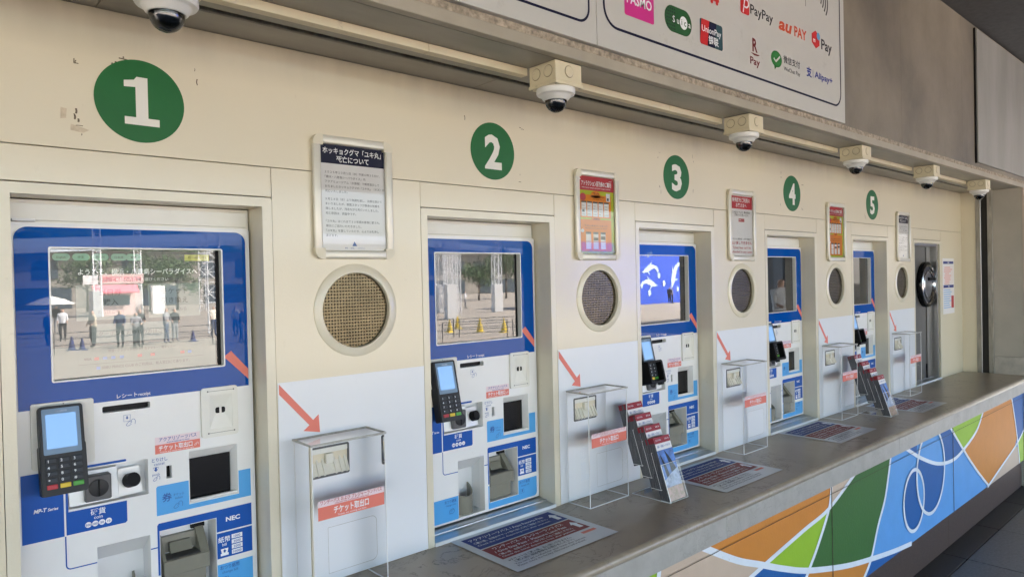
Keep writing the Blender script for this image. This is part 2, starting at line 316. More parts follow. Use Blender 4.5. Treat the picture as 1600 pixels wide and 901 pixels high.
    def lathe(s, prof, seg=32, axis='z', c=(0, 0, 0)):
        """profile (radius, height) turned round z, or round the outward -y axis"""
        vs = []; fs = []; n = len(prof)
        for r, h in prof:
            for k in range(seg):
                t = 2 * math.pi * k / seg
                vs.append((c[0] + r * math.cos(t), c[1] + r * math.sin(t), c[2] + h) if axis == 'z' else (c[0] + r * math.cos(t), c[1] - h, c[2] + r * math.sin(t)))
        for i in range(n - 1):
            for k in range(seg):
                k2 = (k + 1) % seg; q = (i * seg + k, i * seg + k2, (i + 1) * seg + k2, (i + 1) * seg + k)
                fs.append(q if axis == 'z' else q)
        return s.add(vs, fs)
    def recess(s, u0, u1, v0, v1, d, top=0.0, bot=0.0):
        """five-sided pocket behind the face w=0"""
        e = 0.0007; u0 -= e; u1 += e; v0 -= e; v1 += e
        vs = [(u0, 0.001, v0), (u1, 0.001, v0), (u1, 0.001, v1), (u0, 0.001, v1), (u0, d, v0 + bot), (u1, d, v0 + bot), (u1, d, v1 - top), (u0, d, v1 - top)]
        return s.add(vs, [(4, 5, 6, 7), (0, 1, 5, 4), (1, 2, 6, 5), (2, 3, 7, 6), (3, 0, 4, 7)])
    def split(s, name, m, parent=None, smooth=None, fix=False):
        """one object for each piece added"""
        out = []
        for a, c, d, e in s.pc:
            q = MB(); q.add(s.v[a:c], [tuple(i - a for i in f) for f in s.f[d:e]]); o = q.build(name, m, parent, smooth)
            out.append(fixnormals(o) if fix else o)
        return out
    def build(s, name, m, parent=None, smooth=None, flip=False):
        me = bpy.data.meshes.new(name); me.from_pydata(s.v, [], s.f)
        ms = m if isinstance(m, list) else [m]
        for x in ms: me.materials.append(x)
        if len(ms) > 1: me.polygons.foreach_set('material_index', s.mi)
        me.update()
        if smooth is not None:
            me.shade_smooth() if hasattr(me, 'shade_smooth') else None
            try: me.set_sharp_from_angle(angle=R(smooth))
            except Exception: pass
        o = bpy.data.objects.new(name, me); COL.objects.link(o)
        if parent: o.parent = parent
        return o

def fixnormals(o):
    bm = bmesh.new(); bm.from_mesh(o.data); bmesh.ops.remove_doubles(bm, verts=bm.verts, dist=1e-6); bmesh.ops.recalc_face_normals(bm, faces=bm.faces); bm.to_mesh(o.data); bm.free(); return o
def tag(o, label, cat=None, group=None, kind=None):
    if label: o['label'] = label
    if cat: o['category'] = cat
    if group: o['group'] = group
    if kind: o['kind'] = kind
    return o
def thing(name, label, cat, loc=(0, 0, 0), rz=0.0, group=None):
    o = bpy.data.objects.new(name, None); COL.objects.link(o); o.location = loc; o.rotation_euler = (0, 0, rz); o.empty_display_size = 0.1
    return tag(o, label, cat, group)
def copy_tree(o, parent=None):
    c = o.copy(); COL.objects.link(c)
    if parent: c.parent = parent
    for ch in list(o.children): copy_tree(ch, c)
    return c
def rrect(u0, u1, v0, v1, r, seg=6, which='1111'):
    """rounded rectangle; which = corners (bl, br, tr, tl)"""
    out = []
    for i, (cx, cy, a0) in enumerate(((u0, v0, 180), (u1, v0, 270), (u1, v1, 0), (u0, v1, 90))):
        if which[i] == '1':
            ox = cx + (r if cx == u0 else -r); oy = cy + (r if cy == v0 else -r)
            for k in range(seg + 1):
                t = R(a0 + 90 * k / seg); out.append((ox + r * math.cos(t), oy + r * math.sin(t)))
        else: out.append((cx, cy))
    return out
def circ(u, v, r, seg=24, r2=None, a0=0, a1=360):
    return [(u + r * math.cos(R(a0 + (a1 - a0) * k / seg)), v + (r2 or r) * math.sin(R(a0 + (a1 - a0) * k / seg))) for k in range(seg + (0 if a1 - a0 == 360 else 1))]
def spline(pts, n=8):
    """Catmull-Rom through the points"""
    out = []; P = [pts[0]] + list(pts) + [pts[-1]]
    for i in range(1, len(P) - 2):
        for k in range(n):
            t = k / n; a, b, c, d = P[i - 1], P[i], P[i + 1], P[i + 2]
            out.append(tuple(0.5 * ((2 * b[j]) + (-a[j] + c[j]) * t + (2 * a[j] - 5 * b[j] + 4 * c[j] - d[j]) * t * t + (-a[j] + 3 * b[j] - 3 * c[j] + d[j]) * t ** 3) for j in (0, 1)))
    out.append(tuple(pts[-1])); return out

# ------------------------------------------------------------------ large structure: ticket wall
X0, X1 = -2.6, 6.035
ZS = 1.52                                  # soffit height
wall = thing('ticket_wall', 'cream gloss painted panel wall with recessed ticket windows above the stone counter', 'wall')
MB().box(X0, 7.4, 0.26, 0.5, FLOOR, 3.3).build('wall_core', M['dark'], wall)
b = MB(); b.box(X0, X1, 0.013, 0.03, 1.088, ZS + 0.2)
for k in range(-1, 6): b.box(U * k - 0.02 if k >= 0 else X0, U * k + 0.51 if k < 5 else X1, 0.03, 0.045, -0.05, 1.2)
b.split('wall_backing', M['seam'], wall)
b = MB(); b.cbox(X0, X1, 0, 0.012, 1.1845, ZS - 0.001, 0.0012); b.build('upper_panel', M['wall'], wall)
for k in range(6):
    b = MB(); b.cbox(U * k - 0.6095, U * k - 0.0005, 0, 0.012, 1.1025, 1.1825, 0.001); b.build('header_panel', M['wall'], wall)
GC = (0.2525, 0.782)                        # grille centre in its infill panel
for k in range(-1, 6):
    u0, u1 = (U * k + 0.001, U * k + 0.489)
    if k == -1: u0 = X0
    if k == 5: u1 = X1
    hole = [circ(U * k + GC[0], GC[1], 0.112, 48)] if 0 <= k < 5 else []
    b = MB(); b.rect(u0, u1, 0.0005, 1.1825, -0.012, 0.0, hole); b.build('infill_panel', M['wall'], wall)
for k in range(6):
    e = U * k
    out = [(e - 0.6095, 0.0), (e - 0.6095, 1.0935)] + [(e - 0.6095 + 0.006 * (1 - math.cos(R(90 * i / 4))), 1.0935 + 0.006 * math.sin(R(90 * i / 4))) for i in range(1, 5)] + [(e - 0.0065 + 0.006 * math.sin(R(90 * i / 4)), 1.0935 + 0.006 * math.cos(R(90 * i / 4))) for i in range(5)] + [(e - 0.0005, 0.0), (e - 0.027, 0.0), (e - 0.027, 1.075), (e - 0.585, 1.075), (e - 0.585, 0.0)]
    b = MB(); b.shape(out[::-1], -0.10, 0.001); fixnormals(b.build('window_frame', M['frame'], wall))
    if k < 5:
        b = MB(); b.cbox(e - 0.583, e - 0.036, 0.088, 0.099, 1.0235, 1.064, 0.0015); b.cbox(e - 0.583, e - 0.030, 0.094, 0.10, 1.015, 1.073, 0.001); b.split('lintel_panel', M['ivory'], wall)
    if k in (0, 1): MB().cbox(e - 0.575, e - 0.53, 0.076, 0.09, 1.0205, 1.027, 0.001).build('latch_bar', M['white2'], wall)
    b = MB()
    b.add([(e - 0.5845, 0.10, 0.026), (e - 0.0275, 0.10, 0.026), (e - 0.0275, 0.03, 0.012), (e - 0.5845, 0.03, 0.012), (e - 0.5845, 0.0, 0.010), (e - 0.0275, 0.0, 0.010)], [(3, 2, 1, 0), (4, 5, 2, 3)])
    b.box(e - 0.5845, e - 0.0275, 0.046, 0.049, 0.012, 0.0185)
    b.build('sill', M['sill'], wall)
    MB().cbox(e - 0.5845, e - 0.0275, -0.006, -0.0005, 0.0, 0.0125, 0.001).build('sill_edge', M['white2'], wall)
# old tape marks and paint chips on the upper wall: flat little scars in the paint
b = MB(); pch = MB()
for k, cx in enumerate((-0.32, 0.80, 1.898, 3.003, 4.135)):
    random.seed(40 + k)
    for sx in (-1, 1):
        for sz in (-1, 1):
            for t in range(3):
                u = cx + sx * (0.128 + random.uniform(-0.012, 0.012)); v = 1.315 + sz * (0.085 + random.uniform(-0.03, 0.02)); h = random.uniform(0.004, 0.02)
                if random.random() < 0.30: b.stroke(spline([(u, v), (u + random.uniform(-.002, .002), v + h * 0.5), (u + random.uniform(-.002, .002), v + h)], 3), random.uniform(0.0012, 0.0028), 0.0007)
                if random.random() < 0.15: b.stroke(spline([(u, v), (u + 0.006, v + random.uniform(-.002, .002)), (u + random.uniform(.008, .018), v)], 3), random.uniform(0.001, 0.0022), 0.0007)
for (u, v, h) in ((-0.372, 1.385, 0.016), (-0.380, 1.392, 0.004), (-0.356, 1.412, 0.003), (-0.456, 1.265, 0.012), (-0.459, 1.252, 0.01), (-0.452, 1.246, 0.008)):
    b.stroke([(u, v), (u + 0.001, v + h / 2), (u, v + h)], 0.004, 0.0008)
b.stroke(spline([(-0.365, 1.41), (-0.35, 1.409), (-0.335, 1.406)], 3), 0.003, 0.0008)
b.build('paint_scratch', M['chip'], wall)['kind'] = 'stuff'
pch.shape([(-0.487, 1.25), (-0.476, 1.252), (-0.474, 1.274), (-0.486, 1.276)], 0.0006); pch.shape([(-0.468, 1.226), (-0.443, 1.222), (-0.43, 1.23), (-0.45, 1.236), (-0.467, 1.24)], 0.0006)
pch.build('bare_patch', M['patch'], wall)['kind'] = 'stuff'

# ------------------------------------------------------------------ soffit, lip, fascia, ceiling, end pier
sof = thing('soffit', 'grey painted soffit with shutter groove above the numbered windows', 'soffit', (0, 0, 0))
xs = [X0, -0.41, 0.715, 1.835, 2.965, 4.045, 5.155, 6.6]
for a, c in zip(xs, xs[1:]):
    MB().cbox(a + 0.0006, c - 0.0006, -0.128, 0.02, ZS, ZS + 0.02, 0.0015).build('soffit_panel', M['soffit'], sof)
    MB().cbox(a + 0.0006, c - 0.0006, -0.402, -0.158, ZS, ZS + 0.02, 0.0015).build('soffit_panel', M['soffit'], sof)
MB().box(X0, 6.6, -0.16, -0.125, ZS + 0.045, ZS + 0.06).build('groove_top', M['dark'], sof)
MB().cbox(X0, 6.6, -0.141, -0.137, ZS - 0.002, ZS + 0.05, 0.0008).build('groove_rail', M['galv'], sof)
MB().cbox(X0, 9.0, -0.432, -0.403, ZS - 0.001, 1.553, 0.003, 2).build('lip', M['lip'], sof)
b = MB(); n = 260; random.seed(3); vs = []; fs = []
for i in range(n + 1):
    x = X0 + (9.0 - X0) * i / n
    vs += [(x, -0.4225 - random.uniform(0, .003), 1.5535), (x, -0.4215 - random.uniform(0, .006), 1.5615 + random.uniform(-.002, .002)), (x, -0.4225 - random.uniform(0, .002), 1.5775)]
for i in range(n):
    for j in range(2): a = i * 3 + j; fs.append((a, a + 3, a + 4, a + 1))
b.add(vs, fs).build('mortar_strip', M['rough'], sof)
fas = thing('fascia', 'weathered beige fascia wall above the soffit, stained with soot', 'fascia')
for a, c in ((X0, 1.2), (1.2, 3.46), (3.46, 4.55), (4.55, 9.0)):
    MB().cbox(a + 0.0005, c - 0.0005, -0.42, -0.30, 1.5775, 2.552, 0.001).build('fascia_panel', M['fascia'], fas)
b = MB(); b.box(-25, 45, -9.6, -0.425, 2.55, 2.9); b.box(-25, 45, -0.42, 0.6, 2.62, 2.9)
tag(b.build('ceiling', M['ceil']), None, None, None, 'structure')
pier = thing('end_pier', 'wall pier closing the far end of the counter, with steel shutter guide rails', 'pier')
MB().box(6.047, 7.4, -0.43, 0.3, FLOOR, ZS).build('pier_core', M['pier'], pier)
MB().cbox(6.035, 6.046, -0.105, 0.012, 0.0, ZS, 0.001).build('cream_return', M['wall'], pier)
MB().cbox(6.030, 6.046, -0.1395, -0.106, 0.0, ZS, 0.0015).build('guide_rail', M['galv'], pier)
MB().cbox(6.030, 6.046, -0.226, -0.190, 0.0, ZS, 0.0015).build('guide_rail', M['galv'], pier)
MB().cbox(6.026, 6.030, -0.145, -0.139, 0.0, ZS, 0.0008).build('rail_edge', M['steel'], pier)
MB().box(6.0462, 6.0466, -0.19, -0.139, 0.0, ZS).build('shutter_slot', M['dark'], pier)
MB().cbox(6.036, 6.046, -0.428, -0.2275, 0.1465, ZS, 0.001).build('grey_panel', M['pier'], pier)
MB().cbox(6.032, 6.046, -0.430, -0.2275, 0.0, 0.145, 0.002).build('marble_base', M['marble'], pier)
MB().cbox(6.036, 7.4, -0.442, -0.4305, FLOOR, ZS - 0.002, 0.002).build('front_cladding', M['pinkpier'], pier)

# ------------------------------------------------------------------ counter with painted mural
ctr = thing('stone_counter', 'polished brown stone counter with pale apron above a colourful painted mural', 'counter', (0, 0, 0))
MB().box(X0, 6.0345, -0.448, 0.20, -0.034, 0.0).build('counter_top', M['ctop'], ctr)
b = MB(); pr = [(-0.448, 0.0)] + [(-0.456 - 0.017 * math.sin(R(a)), -0.017 + 0.017 * math.cos(R(a))) for a in range(0, 181, 20)] + [(-0.448, -0.034)]
m_ = len(pr); seg = [X0, -0.21, 1.52, 3.25, 4.98, 6.0345]
for a, c in zip(seg, seg[1:]):
    b = MB(); vs = [(a + 0.0006, y, z) for y, z in pr] + [(c - 0.0006, y, z) for y, z in pr]
    b.add(vs, [(i, i + 1, m_ + i + 1, m_ + i) for i in range(m_ - 1)]); b.build('nosing', M['nosing'], ctr, smooth=50)
    b = MB(); b.cbox(a + 0.0008, c - 0.0008, -0.455, -0.435, -0.1195, -0.0345, 0.001); b.build('apron_slab', M['apron'], ctr)
MB().box(X0, 6.03, -0.405, 0.2, -0.67, -0.036).build('counter_core', M['seam'], ctr)
seg = [X0, 0.70, 2.455, 4.21, 5.965, 6.03]
for a, c in zip(seg, seg[1:]):
    MB().box(a, c - 0.0015, -0.430, -0.4055, -0.163, -0.1198).build('mural_panel', M['m_lb'], ctr)
    MB().box(a, c - 0.0015, -0.430, -0.4055, -0.67, -0.1645).build('mural_panel', M['m_lb'], ctr)
    MB().cbox(a, c - 0.001, -0.4025, 0.1, FLOOR, -0.6705, 0.001).build('granite_plinth', M['plinth'], ctr)
T = -0.1203; B_ = -0.6697
W1 = spline([(1.385, T), (1.62, -0.236), (1.80, -0.305), (1.997, -0.38), (2.215, -0.452), (2.585, -0.541), (2.90, -0.596), (3.22, -0.642), (3.47, B_)], 6)
def between(c, a0, a1): return [p for p in c if min(a0, a1) < p[0] < max(a0, a1)]
L2 = spline([(1.30, -0.44), (1.58, -0.36), (1.838, -0.314), (2.176, -0.263), (2.428, -0.227), (2.735, T)], 6)
L3 = spline([(2.46, T), (2.428, -0.227), (2.312, -0.363), (2.215, -0.452), (2.08, -0.58), (1.99, B_)], 6)
L4 = spline([(3.185, T), (3.1, -0.322), (2.998, -0.449), (2.899, -0.596), (2.80, B_)], 6)
A2 = spline([(3.40, T), (3.644, -0.221), (3.93, -0.308), (4.20, -0.338), (4.421, -0.311), (4.713, -0.235), (4.88, T)], 6)
L5 = spline([(4.16, T), (4.421, -0.311), (4.70, -0.50), (4.985, B_)], 6)
L6 = spline([(5.62, T), (5.709, -0.308), (5.77, -0.46), (5.834, B_)], 6)
L7 = spline([(4.95, B_), (5.288, -0.600), (5.77, -0.50), (6.029, -0.405)], 6)
E1 = circ(3.515, -0.436, 0.160, 40, 0.172); E2 = circ(3.80, -0.325, 0.24, 48, 0.25)
E2c = [p for p in E2 if p[1] < T]; 
E2c = sorted([(math.atan2(p[0] - 3.80, -(p[1] + 0.325)), p) for p in E2c]); E2c = [p for _, p in E2c]
def yat(c, x):
    for p, q in zip(c, c[1:]):
        if min(p[0], q[0]) <= x <= max(p[0], q[0]) and p[0] != q[0]: return p[1] + (q[1] - p[1]) * (x - p[0]) / (q[0] - p[0])
    return c[-1][1]
def area(nm, m, poly, w): MB().shape(poly, 0.430 + w).build(nm, m, ctr)
below = lambda c: [p for p in c]
area('mural_area', M['m_pk'], [(1.13, T), (1.385, T)] + between(W1, 1.385, 1.84) + [(1.84, -0.314)] + between(L2, 1.30, 1.84)[::-1] + [(1.30, -0.44), (1.05, B_), (1.0, B_)], 0.001)
area('mural_area', M['m_lg'], [(0.3, B_), (0.3, T), (1.13, T), (1.0, B_)], 0.001)
area('mural_area', M['m_or'], [(1.385, T), (2.46, T)] + [p for p in L3 if -0.227 < p[1] < T] + [(2.428, -0.227)] + between(L2, 1.838, 2.42)[::-1] + between(W1, 1.385, 1.838)[::-1], 0.0014)
area('mural_area', M['m_pk'], [(2.46, T), (2.735, T)] + between(L2, 2.428, 2.735)[::-1] + [(2.428, -0.227)] + [p for p in L3 if -0.227 < p[1] < T][::-1], 0.0018)
area('mural_area', M['m_lg'], [(1.838, -0.314)] + between(L2, 1.838, 2.428) + [(2.428, -0.227)] + [p for p in L3 if -0.452 < p[1] < -0.227] + [(2.215, -0.452)] + between(W1, 1.838, 2.215)[::-1], 0.0018)
area('mural_area', M['m_dg'], [(2.735, T), (3.185, T)] + [p for p in L4 if -0.596 < p[1] < T] + between(W1, 2.215, 2.899)[::-1] + [(2.215, -0.452)] + [p for p in L3 if -0.452 < p[1] < -0.227][::-1] + between(L2, 2.428, 2.735), 0.0018)
area('mural_area', M['m_db'], [(1.84, -0.318)] + between(W1, 1.84, 2.215) + [(2.215, -0.452)] + [p for p in L3 if p[1] < -0.452] + [(1.05, B_)] + [(1.30, -0.44)] + between(L2, 1.30, 1.84), 0.0022)
area('mural_area', M['m_or'], [(2.215, -0.452)] + between(W1, 2.215, 2.899) + [p for p in L4 if p[1] < -0.596] + [(1.99, B_)] + [p for p in L3 if p[1] < -0.46][::-1], 0.0022)
area('mural_area', M['m_db'], [(2.899, -0.596)] + between(W1, 2.899, 3.46) + [(3.47, B_), (2.80, B_)], 0.0022)
area('mural_area', M['m_db'], E1, 0.0018)
e2low = [p for p in E2c if p[1] < yat(A2, p[0])]
area('mural_area', M['m_db'], e2low + between(A2, e2low[0][0], e2low[-1][0])[::-1], 0.0022)
lens = [p for p in E1 if ((p[0] - 3.80) / 0.24) ** 2 + ((p[1] + 0.325) / 0.25) ** 2 < 1] + []
lens2 = [p for p in E2 if ((p[0] - 3.515) / 0.160) ** 2 + ((p[1] + 0.436) / 0.172) ** 2 < 1]
lc = (sum(p[0] for p in lens + lens2) / len(lens + lens2), sum(p[1] for p in lens + lens2) / len(lens + lens2))
area('mural_area', M['m_lb'], sorted(lens + lens2, key=lambda p: math.atan2(p[1] - lc[1], p[0] - lc[0])), 0.0026)
rgt = [p for p in E2c if p[0] > 3.85 and p[1] > yat(A2, p[0])]
area('mural_area', M['m_db'], rgt + [(4.16, T)] + [p for p in L5 if -0.311 < p[1] < T] + [(4.421, -0.311)] + between(A2, rgt[0][0], 4.42)[::-1], 0.0022)
area('mural_area', M['m_db'], [(3.40, T), (3.585, T), (3.57, -0.19)], 0.0022)
area('mural_area', M['m_lg'], [(4.16, T), (4.88, T)] + between(A2, 4.421, 4.88)[::-1] + [(4.421, -0.311)] + [p for p in L5 if -0.311 < p[1] < T][::-1], 0.0022)
area('mural_area', M['m_or'], [(4.88, T), (5.62, T)] + [p for p in L6 if -0.47 < p[1] < T] + between(L7, 4.985, 5.75)[::-1] + [(4.985, B_)] + [p for p in L5 if p[1] < -0.311][::-1] + between(A2, 4.421, 4.88), 0.0022)
area('mural_area', M['m_pk'], between(L7, 4.985, 5.76) + [p for p in L6 if p[1] < -0.50] + [(4.985, B_)], 0.0022)
area('mural_area', M['m_db'], [(5.62, T), (6.029, T), (6.029, -0.405)] + between(L7, 5.78, 6.02)[::-1] + [p for p in L6 if -0.47 < p[1] < T][::-1], 0.0022)
area('mural_area', M['m_lg'], [(6.029, B_), (6.029, -0.405)] + between(L7, 5.78, 6.02)[::-1] + [p for p in L6 if p[1] < -0.48], 0.0022)
for ci, (c, wd) in enumerate(((W1, 0.026), (L2, 0.02), (L3, 0.022), (L4, 0.022), (A2, 0.022), (L5, 0.02), (L6, 0.022), (L7, 0.018), ([(1.13, T), (1.0, B_)], 0.022))):
    MB().stroke(c, wd, 0.4330 + 0.0002 * ci).build('mural_line', M['m_wh'], ctr)
for c, wd in ((E1, 0.020),): MB().stroke(c, wd, 0.4352, closed=True).build('mural_line', M['m_wh'], ctr)
MB().stroke(E2c, 0.020, 0.4355).build('mural_line', M['m_wh'], ctr)
for x in (0.70, 2.455, 4.21, 5.965): MB().box(x - 0.0014, x + 0.0006, -0.4362, -0.4335, -0.67, -0.12).build('mural_joint', M['seam'], ctr)
random.seed(5); vs = [(x / 20, -0.1637 + random.uniform(-0.0006, 0.0006)) for x in range(0, 121)]
MB().stroke(vs, 0.0022, 0.4364).build('mural_joint', M['seam'], ctr)

# ------------------------------------------------------------------ ground: tiled platform, steps, plaza
b = MB(); b.box(-25, 45, -10.4, 0.3, FLOOR - 0.3, FLOOR - 0.012)
plat = tag(b.build('pavement', M['pave']), None, None, None, 'structure')
for i in range(4): MB().box(-25, 45, -10.4 - 0.35 * (i + 1), -10.4 - 0.35 * i, PLAZA - 0.2, FLOOR - 0.012 - 0.16 * (i + 1)).build('step', M['pave'], plat)
x = 2.0
tl = MB(); tl.cbox(0, 0.704, -0.704, 0, -0.012, 0, 0.002); first = None
bl = MB(); bl.cbox(0, 0.704, -0.132, 0, -0.012, 0, 0.0015); firstb = None
for i in range(-1, 9):
    for j in range(3):
        xx = 1.235 + 0.71 * i; yy = -0.543 - 0.71 * j
        if first is None: first = tl.build('floor_tile', M['tile'], plat); o = first
        else: o = first.copy(); COL.objects.link(o)
        o.parent = plat; o.location = (xx, yy, FLOOR + random.uniform(-0.0006, 0.0006))
    if firstb is None: firstb = bl.build('border_tile', M['tile2'], plat); o = firstb
    else: o = firstb.copy(); COL.objects.link(o)
    o.parent = plat; o.location = (1.235 + 0.71 * i, -0.405, FLOOR)
me = MB(); me.add([(-600, -700, PLAZA), (600, -700, PLAZA), (600, 300, PLAZA), (-600, 300, PLAZA)], [(0, 1, 2, 3)])
tag(me.build('plaza_ground', M['plaza']), None, None, None, 'structure')

# ------------------------------------------------------------------ ticket machines
def hand(b, u, v, s, w, wd=0.0009):
    for pts in ([(0, 0), (.25, .32), (.5, .42), (.62, .30), (.40, .18)], [(.5, .42), (.72, .62), (.9, .58), (1.0, .35), (.95, 0)], [(0, 0), (.12, -.12), (.35, -.08), (.5, .02), (.55, .12)]):
        b.stroke(spline([(u + p[0] * s, v + p[1] * s) for p in pts], 4), wd, w)
def arrow_down(b, u, v, s, w): b.shape([(u - .18 * s, v + .5 * s), (u - .18 * s, v), (u - .42 * s, v), (u, v - .5 * s), (u + .42 * s, v), (u + .18 * s, v), (u + .18 * s, v + .5 * s)], w)

def keypad(parent):
    i = 0
    for r_ in range(5):
        for c_ in range(3):
            u = -0.0255 + 0.0255 * c_; v = -0.026 - 0.0145 * r_
            km = M['key'] if r_ < 4 else (M['kred'], M['kyel'], M['kgrn'])[c_]
            b = MB(); b.cbox(u - 0.0105, u + 0.0105, -0.0035, 0.0005, v - 0.0052, v + 0.0052, 0.0012)
            b.build('key', km, parent); i += 1
    b = MB()
    for j, t in enumerate('123456789*0#'): b.text(t, -0.031 + 0.0255 * (j % 3), -0.0295 - 0.0145 * (j // 3), 0.009, 0.0042, 'C', bold=0.01)
    b.build('key_lettering', M['wink'], parent)

def make_terminal(parent, hood):
    b = MB(); b.shape(rrect(-0.044, 0.044, -0.102, 0.098, 0.007), -0.030, 0.0)
    b.shape(rrect(-0.046, 0.046, -0.104, 0.012, 0.008), -0.036, -0.004)
    t = b.build('card_terminal', M['charcoal'], parent); fixnormals(t)
    t.location = (0.089, -0.052, 0.498); t.rotation_euler = (R(-13), 0, 0)
    MB().shape(rrect(-0.038, 0.037, -0.012, 0.092, 0.003), 0.0006).build('display_border', M['tglass'], t)
    MB().rect(-0.031, 0.029, 0.001, 0.079, 0.0012).build('display', M['tscreen'], t)
    b = MB(); b.text('VISA', 0, 0.0825, 0.008, 0.0013, 'C', fit=0.022, bold=0.01) if False else b.rect(-0.012, 0.012, 0.083, 0.087, 0.0012); b.build('maker_mark', M['leaf_mist'], t)
    keypad(t)
    if hood:
        b = MB(); o_ = rrect(-0.052, 0.052, -0.108, -0.008, 0.012); i_ = rrect(-0.042, 0.042, -0.097, -0.016, 0.009)
        b.shape(o_, -0.04, 0.030, [i_]); fixnormals(b.build('keypad_hood', M['black'], t))
    MB().cbox(-0.02, 0.02, 0.03, 0.064, -0.05, 0.05, 0.003).build('mount_arm', M['charcoal'], t)
    return t

def make_machine(hood, ui):
    root = thing('ticket_machine', '', 'ticket machine')
    slot = rrect(0.180, 0.287, 0.557, 0.573, 0.004)
    coin = rrect(0.104, 0.278, 0.3385, 0.428, 0.003); tray = rrect(0.377, 0.502, 0.293, 0.428, 0.002); ret = rrect(0.161, 0.279, 0.036, 0.234, 0.002); bill = rrect(0.302, 0.441, 0.058, 0.236, 0.002)
    can = rrect(0.321, 0.334, 0.368, 0.401, 0.001)
    b = MB(); b.shape(rrect(0, 0.55, 0.0275, 1.018, 0.006), -0.028, 0.0, [slot, coin, tray, ret, bill, can, rrect(0.081, 0.472, 0.647, 0.959, 0.002)])
    fixnormals(b.build('front_panel', M['white'], root))
    b = MB(); b.box(0.004, 0.546, 0.125, 0.135, 0.03, 1.015); b.box(0.002, 0.006, 0.02, 0.13, 0.03, 1.015); b.box(0.544, 0.548, 0.02, 0.13, 0.03, 1.015); b.box(0.002, 0.548, 0.02, 0.13, 1.008, 1.016); b.split('cabinet', M['white2'], root)
    b = MB(); b.stroke([(0.0035, 0.03), (0.0035, 1.0145), (0.5465, 1.0145), (0.5465, 0.03)], 0.004, 0.0012); b.build('bezel_edge', M['white2'], root)
    # glossy upper panel and screen
    b = MB(); b.shape(rrect(0.012, 0.538, 0.585, 1.008, 0.028, 8, '0011'), 0.0, 0.0035, [rrect(0.079, 0.474, 0.645, 0.961, 0.004)])
    dp = fixnormals(b.build('display_panel', M['gloss_blue'], root))
    b = MB(); b.shape(rrect(0.0775, 0.4755, 0.6435, 0.9625, 0.005), 0.0, 0.0048, [rrect(0.081, 0.472, 0.647, 0.959, 0.003)]); fixnormals(b.build('screen_trim', M['white'], dp))
    b = MB(); b.box(0.079, 0.474, 0.016, 0.02, 0.645, 0.961); b.build('screen_surround', M['black'], dp)
    b = MB(); b.shape([(0.472, 0.670), (0.492, 0.684), (0.5375, 0.631), (0.5375, 0.603)], 0.0042); b.build('arrow_tail', M['red_ink'], dp)
    sc_ = MB().rect(0.083, 0.458, 0.649, 0.957, -0.0150).build('screen', M['screen'] if ui else M['smoke_screen'], root)
    if ui:                          # only the nearest screen shows its picture
        MB().rect(0.084, 0.457, 0.650, 0.722, -0.0146).build('screen_footer', M['ui_foot'], sc_)
        b = MB(); b.rect(0.134, 0.282, 0.785, 0.872, -0.0144); b.rect(0.293, 0.420, 0.785, 0.872, -0.0144); b.rect(0.165, 0.363, 0.728, 0.775, -0.0144); b.split('screen_button', M['ui_pale'], sc_)
        b = MB()
        for u in (0.106, 0.147, 0.188, 0.229, 0.262): b.shape(rrect(u - 0.018, u + 0.018, 0.931, 0.948, 0.008), -0.0144)
        b.split('screen_pill', M['ui_green'], sc_)
        MB().rect(0.384, 0.446, 0.931, 0.947, -0.0144).build('screen_yellow_button', M['ui_yellow'], sc_)
        b = MB(); w = -0.0139
        b.text('ようこそ、横浜・八景島シーパラダイスへ', 0.277, 0.897, 0.0165, w, 'C', fit=0.275, bold=0.012); b.text('ご希望の内容をお選びください', 0.277, 0.880, 0.0095, w, 'C', fit=0.13); b.build('screen_lettering', M['ui_white'], sc_)
        b = MB()
        b.text('当日券', 0.208, 0.846, 0.017, w, 'C', bold=0.01); b.text('購入', 0.208, 0.822, 0.017, w, 'C', bold=0.01); b.text('の方はこちら', 0.208, 0.801, 0.010, w, 'C')
        b.text('チケット', 0.3565, 0.846, 0.017, w, 'C', bold=0.01); b.text('引き換え', 0.3565, 0.822, 0.017, w, 'C', bold=0.01); b.text('の方はこちら', 0.3565, 0.801, 0.010, w, 'C')
        b.text('クーポンをお持ちの方はこちら', 0.264, 0.746, 0.0125, w, 'C', fit=0.168)
        b.text('現金 / クレジットカード / 電子マネー / 電子マネー', 0.277, 0.705, 0.0075, w, 'C', fit=0.155)
        b.text('SEIBU PRINCE CLUB のご利用は、有人窓口にて承ります。', 0.287, 0.6645, 0.009, w, 'C', fit=0.205)
        for i, u in enumerate((0.106, 0.147, 0.188, 0.229, 0.262)): b.text(('English', '中文', '한국어', 'ไทย', '繁體')[i] if i != 3 else '日本語', u, 0.9365, 0.007, w, 'C')
        b.text('残り時間 1分', 0.415, 0.9362, 0.008, w, 'C')
        b.stroke([(0.135, 0.678), (0.425, 0.678), (0.425, 0.718), (0.135, 0.718)], 0.0006, w, closed=True)
        b.text('VISA', 0.155, 0.688, 0.008, w, 'C', bold=0.02); b.build('screen_lettering', M['ui_text'], sc_)
        b = MB()
        for u in (0.174, 0.27, 0.3, 0.372): b.rect(u - 0.005, u + 0.005, 0.687, 0.694, w)
        b.split('screen_icon', M['ui_red'], sc_)
        b = MB()
        for u in (0.192, 0.21, 0.229, 0.39): b.rect(u - 0.0045, u + 0.0045, 0.687, 0.694, w)
        b.rect(0.173, 0.181, 0.6635, 0.671, w); b.split('screen_icon', M['ui_blue'], sc_)
    b = MB(); b.add([(0.081, 0.012, 0.647), (0.460, 0.012, 0.647), (0.460, 0.012, 0.959), (0.081, 0.012, 0.959)], [(0, 1, 2, 3)]); b.build('screen_glass', M['glass'], root)
    # print
    b = MB(); w = 0.0006
